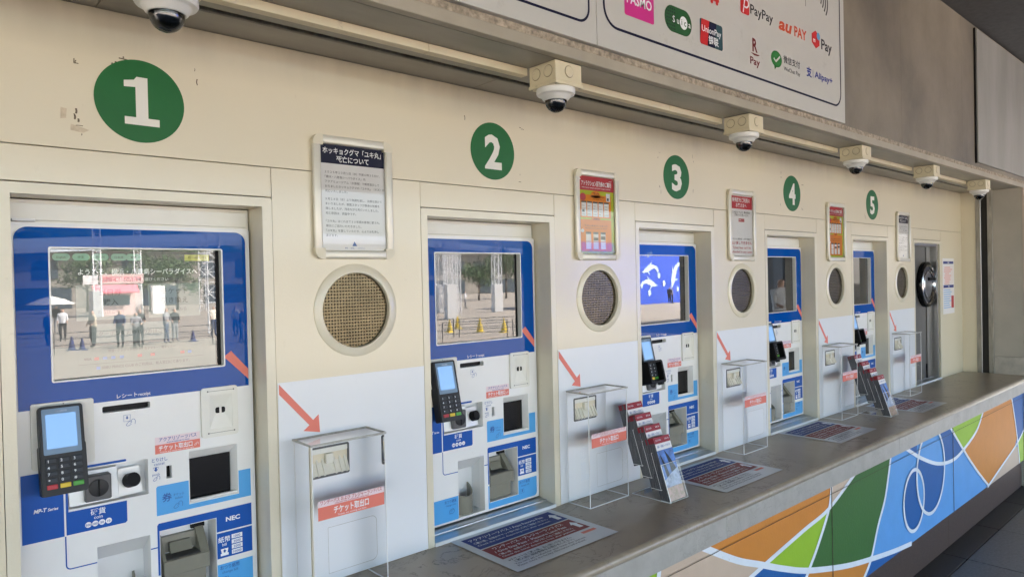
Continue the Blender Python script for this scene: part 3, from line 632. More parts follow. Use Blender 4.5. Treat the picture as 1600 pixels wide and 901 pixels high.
    b.rect(0.012, 0.0945, 0.278, 0.437, w); b.shape([(0.0985, 0.279), (0.224, 0.279), (0.228, 0.283), (0.228, 0.3335), (0.0985, 0.3335)], w); b.rect(0.0985, 0.1035, 0.3335, 0.437, w); b.shape(rrect(0.1035, 0.229, 0.431, 0.437, 0.0028), w)
    b.shape([(0.2955, 0.124), (0.2955, 0.252), (0.299, 0.257), (0.5375, 0.257), (0.5375, 0.197), (0.4425, 0.197), (0.4425, 0.2375), (0.3005, 0.2375), (0.3005, 0.124)], w)
    b.rect(0.4425, 0.5375, 0.124, 0.193, w)
    b.stroke([(0.0965, 0.277)] + [(0.0965 + 0.010 * (1 - math.cos(R(a))), 0.208 - 0.010 * math.sin(R(a))) for a in range(0, 91, 15)] + [(0.160, 0.1975)], 0.0028, w); b.rect(0.2795, 0.2955, 0.195, 0.198, w)
    b.split('blue_print', M['blue'], root)
    b = MB(); b.rect(0.2955, 0.5375, 0.277, 0.353, w, holes=[rrect(0.3745, 0.5045, 0.2905, 0.4305, 0.003)] if False else ())
    b = MB(); b.shape([(0.2955, 0.277), (0.5375, 0.277), (0.5375, 0.353), (0.5045, 0.353), (0.5045, 0.2895), (0.3745, 0.2895), (0.3745, 0.353), (0.299, 0.353), (0.2955, 0.349)], w)
    b.shape([(0.2955, 0.118), (0.2955, 0.034), (0.515, 0.034)] + [(0.5225 + 0.015 * math.sin(R(a)), 0.049 - 0.015 * math.cos(R(a))) for a in range(0, 91, 15)] + [(0.5375, 0.108), (0.4425, 0.108), (0.4425, 0.0560), (0.3005, 0.0560), (0.3005, 0.118)], w)
    b.shape([(0.012, 0.034), (0.156, 0.034), (0.1595, 0.038), (0.1595, 0.115), (0.012, 0.115)], w); b.split('light_blue_print', M['lblue'], root)
    # white lettering
    b = MB(); w = 0.0013
    b.text('レシート', 0.2115, 0.5905, 0.0125, 0.0042, fit=0.046, bold=0.012); b.text('receipt', 0.260, 0.5905, 0.012, 0.0042, fit=0.0275, bold=0.008)
    b.text('MP-T', 0.035, 0.3455, 0.0125, w, fit=0.026, bold=0.03, slant=0.25); b.text('Series', 0.0625, 0.3455, 0.0095, w, fit=0.021, bold=0.015, slant=0.25)
    b.text('硬貨', 0.165, 0.3155, 0.0165, w, 'C', bold=0.012); b.text('coin', 0.165, 0.3045, 0.0115, w, 'C', bold=0.006)
    bb = MB()
    for u in (0.1435, 0.158, 0.1725, 0.187): bb.shape(circ(u, 0.2935, 0.0068, 20), w)
    b.text('NEC', 0.486, 0.2215, 0.0165, w, 'C', fit=0.038, bold=0.035)
    b.text('紙幣', 0.4615, 0.168, 0.0165, w, 'C', bold=0.012); b.text('bill', 0.4615, 0.1565, 0.011, w, 'C', bold=0.006)
    for v in (0.171, 0.157, 0.143, 0.129): bb.rect(0.481, 0.510, v, v + 0.0115, w)
    bb.split('value_badge', M['wink'], root)
    b.shape([(0.451, 0.130), (0.472, 0.130), (0.472, 0.1365), (0.469, 0.1365), (0.4715, 0.149), (0.4515, 0.149), (0.454, 0.1365), (0.451, 0.1365)], w); b.build('white_lettering', M['wink'], root)
    b = MB(); w = 0.0019
    for u, t in ((0.1435, '500'), (0.158, '100'), (0.1725, '50'), (0.187, '10')): b.text(t, u, 0.2905, 0.0078, w, 'C', bold=0.015)
    for v, t in ((0.171, '1000'), (0.157, '2000'), (0.143, '5000'), (0.129, '10000')): b.text(t, 0.4955, v + 0.0025, 0.0095, w, 'C', bold=0.012, track=1.05)
    b.shape([(0.459, 0.1385), (0.459, 0.1425), (0.4565, 0.1425), (0.4615, 0.1475), (0.4665, 0.1425), (0.464, 0.1425), (0.464, 0.1385)], w)
    w = 0.0012
    b.text('とりけし', 0.287, 0.4165, 0.0115, w, fit=0.037, bold=0.008); b.text('cancel', 0.304, 0.407, 0.010, w, 'C', fit=0.024); arrow_down(b, 0.296, 0.397, 0.012, w); b.stroke([(0.290, 0.399), (0.290, 0.402), (0.302, 0.402), (0.302, 0.399)], 0.001, w)
    b.text('push', 0.296, 0.3815, 0.0085, w, 'C', fit=0.017); hand(b, 0.289, 0.370, 0.016, w)
    b.text('券', 0.3205, 0.3115, 0.0235, w, 'C', bold=0.014); b.text('チケット', 0.349, 0.3195, 0.0085, w, 'C', fit=0.0265); b.text('ticket', 0.349, 0.311, 0.0085, w, 'C'); hand(b, 0.336, 0.290, 0.022, w)
    b.text('おつり紙幣', 0.449, 0.0935, 0.0125, w, fit=0.052, bold=0.008); b.text('change bill', 0.454, 0.082, 0.0095, w, fit=0.042); b.stroke([(0.453, 0.058), (0.453, 0.072), (0.470, 0.072), (0.470, 0.058)], 0.0012, w, closed=True); arrow_down(b, 0.4615, 0.066, 0.010, w)
    b.text('おつり硬貨', 0.100, 0.098, 0.012, w, fit=0.050, bold=0.008); b.text('change coin', 0.105, 0.087, 0.009, w, fit=0.042); hand(b, 0.118, 0.062, 0.022, w); b.stroke(circ(0.130, 0.067, 0.010, 20, 0.008), 0.0012, w, closed=True)
    b.stroke([(0.226, 0.546), (0.226, 0.530), (0.240, 0.530), (0.241, 0.546)], 0.0009, w, closed=True); arrow_down(b, 0.2335, 0.539, 0.008, w); hand(b, 0.231, 0.521, 0.021, w)
    b.build('blue_lettering', M['ink'], root)
    # coral ticket label
    b = MB(); b.rect(0.2955, 0.4055, 0.4585, 0.478, 0.0008); lb = b.build('ticket_label', M['pinkw'], root)
    MB().rect(0.2955, 0.4055, 0.4355, 0.4585, 0.0008).build('label_band', M['red_ink'], lb)
    b = MB(); b.text('アクアリゾーツパス', 0.351, 0.4665, 0.0115, 0.0015, 'C', fit=0.092, bold=0.01); b.text('AQUA RESORTS PASS', 0.351, 0.4605, 0.0048, 0.0015, 'C', fit=0.056, bold=0.01); b.build('label_lettering', M['ink'], lb)
    b = MB(); b.text('チケット取出口', 0.345, 0.4435, 0.0145, 0.0015, 'C', fit=0.082, bold=0.02); b.text('Tickets are come out on the right', 0.348, 0.4375, 0.0048, 0.0015, 'C', fit=0.084); hand(b, 0.391, 0.444, 0.010, 0.0015, 0.0007); b.build('label_lettering', M['wink'], lb)
    # terminal and its plate
    b = MB(); b.shape(rrect(0.034, 0.160, 0.446, 0.599, 0.005), 0.0, 0.010); pl = fixnormals(b.build('terminal_plate', M['ivory'], root)); MB().shape(circ(0.098, 0.594, 0.0014, 10), 0.0104).build('screw', M['grey'], pl)
    make_terminal(root, hood)
    # receipt slot, cancel hole
    MB().recess(0.178, 0.289, 0.555, 0.575, 0.02).build('receipt_slot', M['black'], root); MB().recess(0.319, 0.336, 0.366, 0.403, 0.02).build('cancel_slot', M['black'], root)
    # cover plate
    b = MB(); b.shape(rrect(0.409, 0.505, 0.457, 0.5905, 0.008), 0.0, 0.008, [rrect(0.430, 0.490, 0.479, 0.570, 0.002)]); cp = fixnormals(b.build('reader_cover', M['ivory'], root))
    u0, u1, v0, v1 = 0.430, 0.490, 0.479, 0.570; p, q, r_, s_ = 0.447, 0.473, 0.518, 0.536
    b = MB(); b.add([(u0, -0.006, v0), (u1, -0.006, v0), (u1, -0.006, v1), (u0, -0.006, v1), (p, -0.0005, r_), (q, -0.0005, r_), (q, -0.0005, s_), (p, -0.0005, s_)], [(0, 1, 5, 4), (1, 2, 6, 5), (2, 3, 7, 6), (3, 0, 4, 7), (4, 5, 6, 7)]); b.build('reader_funnel', M['ivory'], cp)
    b = MB(); b.shape(rrect(0.447, 0.4575, 0.519, 0.535, 0.005, 5, '1001'), 0.0012); b.shape(rrect(0.4635, 0.473, 0.519, 0.535, 0.005, 5, '0110'), 0.0012); b.split('reader_slot', M['black'], cp)
    b = MB()
    for v in (0.4685, 0.5805):
        b.rect(0.428, 0.492, v - 0.0005, v + 0.0005, 0.0084); b.shape(circ(0.426, v, 0.0022, 10), 0.0086); b.shape(circ(0.494, v, 0.0022, 10), 0.0086)
    b.split('screw', M['grey'], cp)
    # coin unit
    b = MB(); b.recess(0.104, 0.278, 0.3385, 0.428, 0.035); cr = b.build('coin_recess', M['white2'], root)
    b = MB(); b.add([(0.106, -0.002, 0.345), (0.210, -0.002, 0.345), (0.210, 0.012, 0.420), (0.106, 0.012, 0.420), (0.106, 0.034, 0.345), (0.210, 0.034, 0.345), (0.210, 0.034, 0.420), (0.106, 0.034, 0.420)], [(0, 1, 2, 3), (1, 5, 6, 2), (0, 3, 7, 4), (3, 2, 6, 7), (0, 4, 5, 1)]); b.build('coin_block', M['white'], cr)
    b = MB(); b.cbox(0.136, 0.193, -0.014, 0.012, 0.350, 0.412, 0.003); cu = b.build('coin_entry', M['grey'], cr)
    b = MB(); b.lathe([(0.021, 0.0142), (0.021, 0.018), (0.017, 0.019), (0.0, 0.0195)], 24, 'y', (0.165, 0, 0.382)); b.build('coin_entry_disc', M['charcoal'], cr, smooth=30); MB().cbox(0.1632, 0.1668, -0.0215, -0.019, 0.362, 0.402, 0.0006).build('coin_slit', M['black'], cr)
    b = MB(); b.add([(0.212, 0.004, 0.345), (0.268, 0.014, 0.345), (0.262, 0.022, 0.412), (0.212, 0.012, 0.412)], [(0, 1, 2, 3)]); b.build('return_lever_plate', M['white'], cr)
    b = MB(); b.tube([(0.236, 0.010, 0.379), (0.243, -0.010, 0.385)], 0.0175, 20); fixnormals(b.build('return_lever', M['black'], cr, smooth=40))
    # ticket tray
    b = MB(); b.recess(0.377, 0.502, 0.293, 0.428, 0.05); tr = b.build('ticket_tray', M['white2'], root)
    b = MB(); b.cbox(0.3775, 0.490, 0.022, 0.026, 0.2945, 0.404, 0.001); b.build('tray_door', M['smoke'], tr); MB().cbox(0.378, 0.501, 0.002, 0.012, 0.2935, 0.299, 0.001).build('tray_lip', M['white'], tr)
    b = MB(); b.add([(0.4902, 0.030, 0.2945), (0.5024, 0.001, 0.2945), (0.5024, 0.001, 0.4275), (0.4902, 0.030, 0.404)], [(0, 1, 2, 3)]); b.add([(0.377, 0.024, 0.404), (0.4902, 0.026, 0.404), (0.5024, 0.001, 0.4275), (0.377, 0.001, 0.4275)], [(0, 1, 2, 3)]); b.split('tray_chamfer', M['white'], tr)
    # coin return cup
    b = MB(); b.recess(0.161, 0.279, 0.036, 0.234, 0.075, top=0.055); rc = b.build('change_recess', M['white2'], root)
    b = MB(); pr = circ(0.209, 0, 0.0465, 14, 0.062, 180, 360); vs = []; n = len(pr)
    for z in (0.0365, 0.100): vs += [(p_[0], 0.068 + p_[1], z + (0.022 * (1 - (p_[1] + 0.062) / 0.062) * 0 + (0.03 * ((p_[1] + 0.062) / 0.062)) if z > 0.05 else 0)) for p_ in pr]
    b.add(vs, [(i, i + 1, n + i + 1, n + i) for i in range(n - 1)]); 
    vs2 = [(0.209 + (x - 0.209) * 0.88, 0.068 + (y - 0.068) * 0.88, z - (0.001 if z > 0.05 else -0.012)) for x, y, z in vs]; o_ = len(b.v)
    b.add(vs2, [(n + i, n + i + 1, i + 1, i) for i in range(n - 1)]); b.f += [(n + i, n + i + 1, o_ + n + i + 1, o_ + n + i) for i in range(n - 1)]; b.mi += [0] * (n - 1)
    b.build('change_cup', M['olive'], rc, smooth=40)
    # bill unit
    b = MB(); b.recess(0.302, 0.441, 0.058, 0.236, 0.07, top=0.02); br = b.build('bill_recess', M['white2'], root)
    b = MB()
    b.cbox(0.310, 0.425, 0.004, 0.07, 0.111, 0.152, 0.002); b.cbox(0.310, 0.417, 0.014, 0.07, 0.060, 0.1095, 0.002)
    def wedge(ua, ub, pts):
        n_ = len(pts); b.add([(ua, y, z) for y, z in pts] + [(ub, y, z) for y, z in pts], [tuple(range(n_))[::-1], tuple(range(n_, 2 * n_))] + [(i, (i + 1) % n_, n_ + (i + 1) % n_, n_ + i) for i in range(n_)])
    wedge(0.310, 0.318, [(0.008, 0.151), (0.07, 0.151), (0.07, 0.207), (0.056, 0.207)]); wedge(0.404, 0.425, [(0.008, 0.151), (0.07, 0.151), (0.07, 0.207), (0.056, 0.207)])
    wedge(0.318, 0.404, [(0.052, 0.160), (0.07, 0.160), (0.07, 0.200), (0.056, 0.200)]); wedge(0.334, 0.388, [(0.026, 0.163), (0.056, 0.163), (0.056, 0.186), (0.044, 0.186)])
    fixnormals(b.build('bill_acceptor', M['olive'], br)); MB().box(0.318, 0.404, 0.012, 0.052, 0.1525, 0.1535).build('bill_mouth', M['grey'], br); MB().box(0.395, 0.43, 0.060, 0.069, 0.205, 0.216).build('bill_gap', M['black'], br)
    return root
M['ui_foot'] = mat('screen_footer_light', (0.10, 0.12, 0.11), 0.5, emit=(0.56, 0.66, 0.56), estr=0.013)
M['smoke_screen'] = mat('dark_screen', (0.010, 0.011, 0.012), 0.4)
NW = ('one', 'two', 'three', 'four', 'five')
mA = make_machine(False, True); mC = make_machine(False, False); mB = make_machine(True, False)
mlab = ['blue and white ticket machine in the window below the green number one', 'blue and white ticket machine in the window below the green number two', 'blue and white ticket machine with hooded keypad below the green number three', 'blue and white ticket machine with hooded keypad below the green number four', 'blue and white ticket machine with hooded keypad below the green number five']
for k in range(5):
    o = (mA, mC, mB)[k] if k < 3 else copy_tree(mB)
    o.location = (U * k - 0.585, 0.079, 0.0); tag(o, mlab[k], 'ticket machine', 'ticket machines in the wall windows')

# ------------------------------------------------------------------ green number signs
cxs = (-0.320, 0.801, 1.898, 3.004, 4.135)
for k, cx in enumerate(cxs):
    t = thing('number_sign', f'round green sign with white number {NW[k]} on the cream wall', 'sign', (cx, 0, 1.3135), 0, 'green window number signs')
    b = MB(); b.shape(circ(0, 0, 0.0995, 64), 0.0003, 0.0016); fixnormals(b.build('disc', M['green'], t))
    b = MB()
    if k == 0: b.shape([(-0.036, -0.058), (0.041, -0.058), (0.041, -0.040), (0.016, -0.040), (0.016, 0.058), (-0.008, 0.058), (-0.014, 0.050), (-0.036, 0.046), (-0.036, 0.031), (-0.011, 0.033), (-0.011, -0.040), (-0.036, -0.040)], 0.0022)
    else: b.text(str(k + 1), 0.0, -0.058, 0.159, 0.0022, 'C', fit=0.077, bold=0.035)
    b.build('numeral', M['num'], t)

# ------------------------------------------------------------------ round perforated grilles
gr = thing('speaker_grille', '', 'grille')
b = MB(); b.lathe([(0.1105, -0.010), (0.1105, 0.003), (0.113, 0.006), (0.133, 0.005), (0.1375, 0.002), (0.1375, 0.0)], 64, 'y'); fixnormals(b.build('ring', M['frame'], gr, smooth=35))
b = MB(); p = 0.0095; n = 13; hr = 0.0030
for i in range(-n, n + 1):
    for j in range(-n, n + 1):
        cx, cz = i * p, j * p; d = math.hypot(cx, cz)
        if d > 0.122: continue
        sq = [(cx - p / 2, cz - p / 2), (cx, cz - p / 2), (cx + p / 2, cz - p / 2), (cx + p / 2, cz), (cx + p / 2, cz + p / 2), (cx, cz + p / 2), (cx - p / 2, cz + p / 2), (cx - p / 2, cz)]
        if d > 0.108: b.add([(u, 0.009, v) for u, v in (sq[0], sq[2], sq[4], sq[6])], [(0, 1, 2, 3)])
        else:
            h = [(cx + hr * math.cos(R(225 + 45 * q)), cz + hr * math.sin(R(225 + 45 * q))) for q in range(8)]
            b.add([(u, 0.009, v) for u, v in sq] + [(u, 0.009, v) for u, v in h], [(q, (q + 1) % 8, 8 + (q + 1) % 8, 8 + q) for q in range(8)])
b.build('perforated_plate', M['perf'], gr)
MB().lathe([(0.1, -0.029), (0.0, -0.029)], 24, 'y').build('speaker_cone', M['dark'], gr)
gl = ['round perforated metal grille under the leftmost white notice, beside window one', 'round perforated metal grille between windows two and three', 'round perforated metal grille between windows three and four', 'round perforated metal grille between windows four and five', 'round perforated metal grille between window five and the grey steel door']
for k in range(5):
    o = gr if k == 0 else copy_tree(gr)
    o.location = (U * k + GC[0], 0, GC[1]); tag(o, gl[k], 'grille', 'round speaker grilles')

# ------------------------------------------------------------------ framed notices
def make_frame(x, label, kind):
    t = thing('framed_notice', label, 'notice', (x, 0, 0.934), 0, 'framed notices on the wall'); W, H = 0.262, 0.357; f = 0.025; c = 0.030
    e = c - 0.008
    for (u0, u1, v0, v1) in ((e, W - e, 0, f), (e, W - e, H - f, H), (0, f, e, H - e), (W - f, W, e, H - e)):
        MB().cbox(u0, u1, -0.0165, -0.001, v0, v1, 0.006, 3).build('frame_rail', M['silver'], t, smooth=40)
    for (a, q) in ((0, 0), (1, 0), (1, 1), (0, 1)):
        b = MB(); u0 = 0 if a == 0 else W - c; v0 = 0 if q == 0 else H - c
        o_ = [(u0, v0), (u0 + c, v0), (u0 + c, v0 + c), (u0, v0 + c)]; ci = {(0, 0): 0, (1, 0): 1, (1, 1): 2, (0, 1): 3}[(a, q)]
        wh = ''.join('1' if i == ci else '0' for i in range(4))
        b.shape(rrect(u0 - 0.0006, u0 + c + 0.0006, v0 - 0.0006, v0 + c + 0.0006, 0.026, 8, wh), 0.001, 0.0172); fixnormals(b.build('frame_corner', M['corner'], t))
    u0, u1, v0, v1 = f - 0.001, W - f + 0.001, f - 0.001, H - f + 0.001
    ps = MB().rect(u0, u1, v0, v1, 0.004).build('poster', M['paper'], t)
    cw = (u0 + u1) / 2; iw = u1 - u0; w = 0.0048
    if kind == 'white':
        MB().rect(u0 + 0.001, u1 - 0.001, v1 - 0.056, v1 - 0.001, 0.0044).build('poster_header', M['navy'], ps)
        b = MB(); b.text('ホッキョクグマ「ユキ丸」', cw, v1 - 0.026, 0.020, w, 'C', fit=iw * 0.90, bold=0.02); b.text('死亡について', cw, v1 - 0.049, 0.020, w, 'C', fit=iw * 0.5, bold=0.02); b.build('poster_lettering', M['wink'], ps)
        b = MB(); v = v1 - 0.084
        for s_ in ('　２０２６年１０月１日（水）午前６時３５分に、', '「横浜・八景島シーパラダイス」内', 'アクアミュージアム（水族館）で飼育展示して', 'おりましたホッキョクグマの「ユキ丸」（オス）が', '死亡いたしました。', None, '　９月１８日（水）より体調を崩し、治療を続けて', 'まいりましたが、獣医スタッフが懸命の処置を', '施しましたが、残念ながら死亡いたしました。', '　死亡原因は、調査中です。', None, '「ユキ丸」はこれまで３０年間お客様に愛され、', '展示にご協力いただきました。', '「ユキ丸」を愛していただき、心よりお礼申し', 'あげます。'):
            if s_: b.text(s_, u0 + 0.016, v, 0.0082, w, sx=1.05)
            v -= 0.0138 if s_ else 0.009
        b.build('poster_lettering', M['black_ink'], ps)
        b = MB(); b.shape([(cw - 0.008, v0 + 0.014), (cw + 0.008, v0 + 0.014), (cw + 0.002, v0 + 0.024), (cw - 0.001, v0 + 0.028)], w); b.text('横浜・八景島シーパラダイス', cw, v0 + 0.006, 0.005, w, 'C'); b.build('poster_logo', M['ink'], ps)
    elif kind == 'orange':
        MB().rect(u0, u1, v0, v1, 0.0043).build('poster_ground', M['lime'], ps); MB().rect(u0, u1, v1 - 0.056, v1, 0.0046).build('poster_header', M['crimson'], ps)
        b = MB(); b.text('アトラクション回数券のご案内', cw, v1 - 0.036, 0.022, 0.0056, 'C', fit=iw * 0.84, bold=0.025); b.text('Information about attraction coupon tickets', cw, v1 - 0.047, 0.006, 0.0056, 'C', fit=iw * 0.8, bold=0.01)
        b.text('2025.07', u1 - 0.022, v1 - 0.015, 0.006, 0.0056, 'C'); b.shape([(u0 + 0.004, v1 - 0.016), (u0 + 0.016, v1 - 0.016), (u0 + 0.008, v1 - 0.007)], 0.0056); b.build('poster_lettering', M['wink'], ps)
        b = MB(); b.shape(rrect(u0 + 0.009, u1 - 0.018, v0 + 0.145, v0 + 0.236, 0.006) , 0.0047); b.shape(rrect(u0 + 0.009, u1 - 0.018, v0 + 0.012, v0 + 0.138, 0.006), 0.0047); b.shape(circ(cw - 0.004, v0 + 0.238, 0.028, 24, 0.014), 0.0047); b.shape(circ(cw - 0.004, v0 + 0.139, 0.028, 24, 0.012), 0.00475); b.split('poster_panel', M['orange'], ps)
        b = MB()
        for i in range(5): b.rect(u0 + 0.016 + 0.034 * i, u0 + 0.045 + 0.034 * i, v0 + 0.150, v0 + 0.210, 0.0051)
        for i in range(3): b.rect(u0 + 0.040 + 0.044 * i, u0 + 0.070 + 0.044 * i, v0 + 0.020, v0 + 0.088, 0.0051)
        b.rect(u1 - 0.048, u1 - 0.024, v0 + 0.214, v0 + 0.246, 0.0051); b.shape(circ(u0 + 0.02, v0 + 0.092, 0.010, 20, 0.007), 0.0051); b.split('poster_ticket', M['paper'], ps)
        b = MB(); b.shape(circ(u0 + 0.026, v0 + 0.226, 0.017, 24, 0.015), 0.0053)
        for i in range(3): b.rect(u0 + 0.040 + 0.044 * i, u0 + 0.070 + 0.044 * i, v0 + 0.049, v0 + 0.051, 0.0053)
        b.split('poster_badge', M['crimson'], ps)
        b = MB(); random.seed(11)
        for i in range(5):
            b.rect(u0 + 0.016 + 0.034 * i, u0 + 0.045 + 0.034 * i, v0 + 0.2035, v0 + 0.210, 0.0053)
            for q in range(4): b.rect(u0 + 0.019 + 0.034 * i, u0 + 0.019 + 0.034 * i + random.uniform(0.008, 0.024), v0 + 0.158 + 0.011 * q, v0 + 0.1592 + 0.011 * q, 0.0053)
        for i in range(3): b.rect(u0 + 0.040 + 0.044 * i, u0 + 0.070 + 0.044 * i, v0 + 0.080, v0 + 0.088, 0.0053)
        b.rect(u0 + 0.02, u0 + 0.034, v0 + 0.166, v0 + 0.177, 0.0054); b.rect(u0 + 0.085, u0 + 0.113, v0 + 0.055, v0 + 0.066, 0.0054); b.rect(u0 + 0.129, u0 + 0.156, v0 + 0.058, v0 + 0.072, 0.0054); b.rect(u1 - 0.044, u1 - 0.032, v0 + 0.217, v0 + 0.228, 0.0054); b.build('poster_picture', M['dgrey'], ps)
        b = MB(); b.text('ご購入方法', cw - 0.004, v0 + 0.239, 0.008, 0.0053, 'C', bold=0.015); b.text('ご希望のチケットをお選びください', cw + 0.006, v0 + 0.226, 0.0075, 0.0053, 'C', fit=0.085); b.text('Please select your ticket', cw + 0.006, v0 + 0.218, 0.0055, 0.0053, 'C'); b.text('ご利用方法', cw - 0.004, v0 + 0.137, 0.008, 0.0053, 'C', bold=0.015); b.text('アトラクション乗り場でチケットをお渡しください', cw - 0.004, v0 + 0.110, 0.0075, 0.0053, 'C', fit=0.14); b.text('Please hand over the ticket at the attraction', cw - 0.004, v0 + 0.101, 0.0055, 0.0053, 'C', fit=0.13); b.build('poster_lettering', M['navy'], ps)
    else:
        MB().rect(u0 + 0.001, u1 - 0.001, v1 - 0.070, v1 - 0.006, 0.0044).build('poster_header', M['crimson'], ps)
        b = MB(); b.text('券売機をご利用の', cw, v1 - 0.034, 0.024, w, 'C', fit=iw * 0.80, bold=0.02); b.text('お客さまへ', cw, v1 - 0.060, 0.022, w, 'C', fit=iw * 0.48, bold=0.02); b.build('poster_lettering', M['wink'], ps)
        b = MB(); b.text('このQRコードより、動作状況を', cw, v1 - 0.092, 0.0125, w, 'C', fit=iw * 0.80, bold=0.012); b.text('ご確認のうえご購入ください', cw, v1 - 0.106, 0.0125, w, 'C', fit=iw * 0.66, bold=0.012); b.text('※ チケットご購入後、いかなる理由でも', cw, v0 + 0.083, 0.010, w, 'C', fit=iw * 0.92, bold=0.008); b.build('poster_lettering', M['black_ink'], ps)
        b = MB(); b.rect(cw - 0.028, cw + 0.028, v1 - 0.135, v1 - 0.119, w); b.text('払い戻しできません', cw, v0 + 0.060, 0.019, w, 'C', fit=iw * 0.92, bold=0.015); b.text("Ticket fees can't be", cw, v0 + 0.037, 0.018, w, 'C', fit=iw * 0.82, bold=0.006); b.text('refunded in any cases', cw, v0 + 0.016, 0.018, w, 'C', fit=iw * 0.94, bold=0.006); b.build('poster_lettering', M['crimson'], ps)
        b = MB(); b.text('詳細はこちら', cw, v1 - 0.130, 0.0095, 0.0053, 'C'); b.build('poster_lettering', M['wink'], ps)
    b = MB(); b.add([(u0, -0.0085, v0), (u1, -0.0085, v0), (u1, -0.0085, v1), (u0, -0.0085, v1)], [(0, 1, 2, 3)]); b.build('clear_cover', M['cover'], t)
    return t
nt = [make_frame(0.118, 'framed white notice with navy header between windows one and two', 'white'), make_frame(1.208, 'framed orange and lime poster with red header between windows two and three', 'orange'),
      make_frame(2.318, 'framed white notice with crimson header between windows three and four', 'red'), make_frame(3.425, 'framed orange and lime poster with red header between windows four and five', 'orange'), make_frame(4.545, 'framed white notice with navy header right of window five', 'white')]

# ------------------------------------------------------------------ white vinyl panels with coral arrows, ticket slots, clear boxes
where = ['between windows one and two', 'between windows two and three', 'between windows three and four', 'between windows four and five', 'right of window five']
vp = thing('vinyl_panel', '', 'panel')
b = MB(); b.rect(0.003, 0.488, 0.002, 0.5915, 0.0004, 0.0022, [rrect(0.082, 0.215, 0.305, 0.396, 0.006)]); fixnormals(b.build('vinyl_sheet', M['vinyl'], vp))
b = MB(); b.shape([(0.006, 0.588), (0.104, 0.476), (0.121, 0.490), (0.124, 0.438), (0.074, 0.449), (0.092, 0.463), (0.006, 0.560)], 0.0028); b.build('arrow', M['red_ink'], vp)
td = thing('ticket_slot', '', 'ticket slot')
b = MB(); b.shape(rrect(0.0825, 0.2145, 0.3055, 0.3955, 0.006), -0.002, 0.0035, [rrect(0.088, 0.209, 0.312, 0.390, 0.003)]); fixnormals(b.build('slot_bezel', M['grey'], td))
MB().rect(0.088, 0.209, 0.312, 0.390, -0.008).build('slot_back', M['dgrey'], td)
b = MB(); b.add([(0.089, 0.010, 0.372), (0.208, 0.010, 0.372), (0.208, -0.016, 0.316), (0.089, -0.016, 0.316), (0.089, 0.011, 0.312), (0.208, 0.011, 0.312)], [(0, 3, 2, 1), (3, 4, 5, 2), (0, 4, 3), (1, 2, 5)]); fixnormals(b.build('slot_chute', M['beige'], td))
for u in (0.096, 0.112, 0.130, 0.166, 0.184, 0.200):
    b = MB(); b.add([(u - 0.003, 0.008, 0.376), (u + 0.003, 0.008, 0.376), (u + 0.003, -0.019, 0.320), (u - 0.003, -0.019, 0.320), (u - 0.003, 0.008, 0.366), (u + 0.003, 0.008, 0.366), (u + 0.003, -0.016, 0.314), (u - 0.003, -0.016, 0.314)], [(0, 3, 2, 1), (0, 4, 7, 3), (1, 2, 6, 5), (2, 3, 7, 6), (0, 1, 5, 4)]); fixnormals(b.build('chute_rib', M['beige'], td))
b = MB(); b.cbox(0.136, 0.160, -0.012, 0.004, 0.345, 0.374, 0.002); b.build('slot_tongue', M['beige'], td)
MB().cbox(0.088, 0.209, -0.004, 0.006, 0.375, 0.390, 0.002).build('slot_hood', M['ivory'], td)
ab = thing('acrylic_box', '', 'acrylic box')
x0, x1, d, h = 0.044, 0.271, 0.113, 0.426
cut = rrect(0.086, 0.236, 0.075, 0.200, 0.016, 6, '0110')
b = MB(); b.rect(x0 + 0.003, x1 - 0.003, 0.0015, h, d, None, [cut]); b.build('front_sheet', M['acrylic'], ab)
for xx in (x0 + 0.0015, x1 - 0.0015):
    b = MB(); b.add([(xx, -d, 0.0015), (xx, -0.003, 0.0015), (xx, -0.003, h), (xx, -d, h)], [(0, 1, 2, 3)]); b.build('side_sheet', M['acrylic'], ab)
b = MB(); b.add([(x0 - 0.004, -d - 0.004, h + 0.003), (x1 + 0.002, -d - 0.004, h + 0.003), (x1 + 0.002, -0.003, h + 0.003), (x0 - 0.004, -0.003, h + 0.003)], [(0, 1, 2, 3)]); b.build('lid', M['acrylic'], ab)
b = MB(); b.cbox(x0 - 0.004, x1 + 0.002, -d - 0.005, -d - 0.001, h, h + 0.006, 0.0008); b.cbox(x0 - 0.005, x0 - 0.001, -d, -0.003, h, h + 0.006, 0.0008); b.cbox(x1 - 0.001, x1 + 0.003, -d, -0.003, h, h + 0.006, 0.0008); b.cbox(x0 - 0.004, x1 + 0.002, -0.006, -0.003, h, h + 0.006, 0.0008); b.split('lid_edge', M['aedge_grey'], ab)
b = MB(); b.box(x0, x0 + 0.0026, -d - 0.0006, -d + 0.0018, 0.001, h); b.box(x1 - 0.0026, x1, -d - 0.0006, -d + 0.0018, 0.001, h); b.box(x0, x0 + 0.0010, -0.004, -0.0026, 0.001, h); b.box(x1 - 0.001, x1, -0.004, -0.0026, 0.001, h); b.split('glued_edge', M['aedge'], ab)
b = MB(); b.box(x0, x1, -d - 0.0005, -d + 0.0030, 0.0002, 0.0028); b.box(x0, x0 + 0.0030, -d + 0.003, -0.003, 0.0002, 0.0028); b.box(x1 - 0.0030, x1, -d + 0.003, -0.003, 0.0002, 0.0028); b.split('bottom_edge', M['aedge'], ab)
b = MB(); b.stroke(cut, 0.0014, d + 0.0006, closed=True); b.build('cutout_edge', M['aedge_grey'], ab)
lb = MB().rect(0.058, 0.2625, 0.2595, 0.2765, d + 0.001).build('box_label', M['pinkw'], ab); MB().rect(0.058, 0.2625, 0.224, 0.2595, d + 0.001).build('label_band', M['red_ink'], lb)
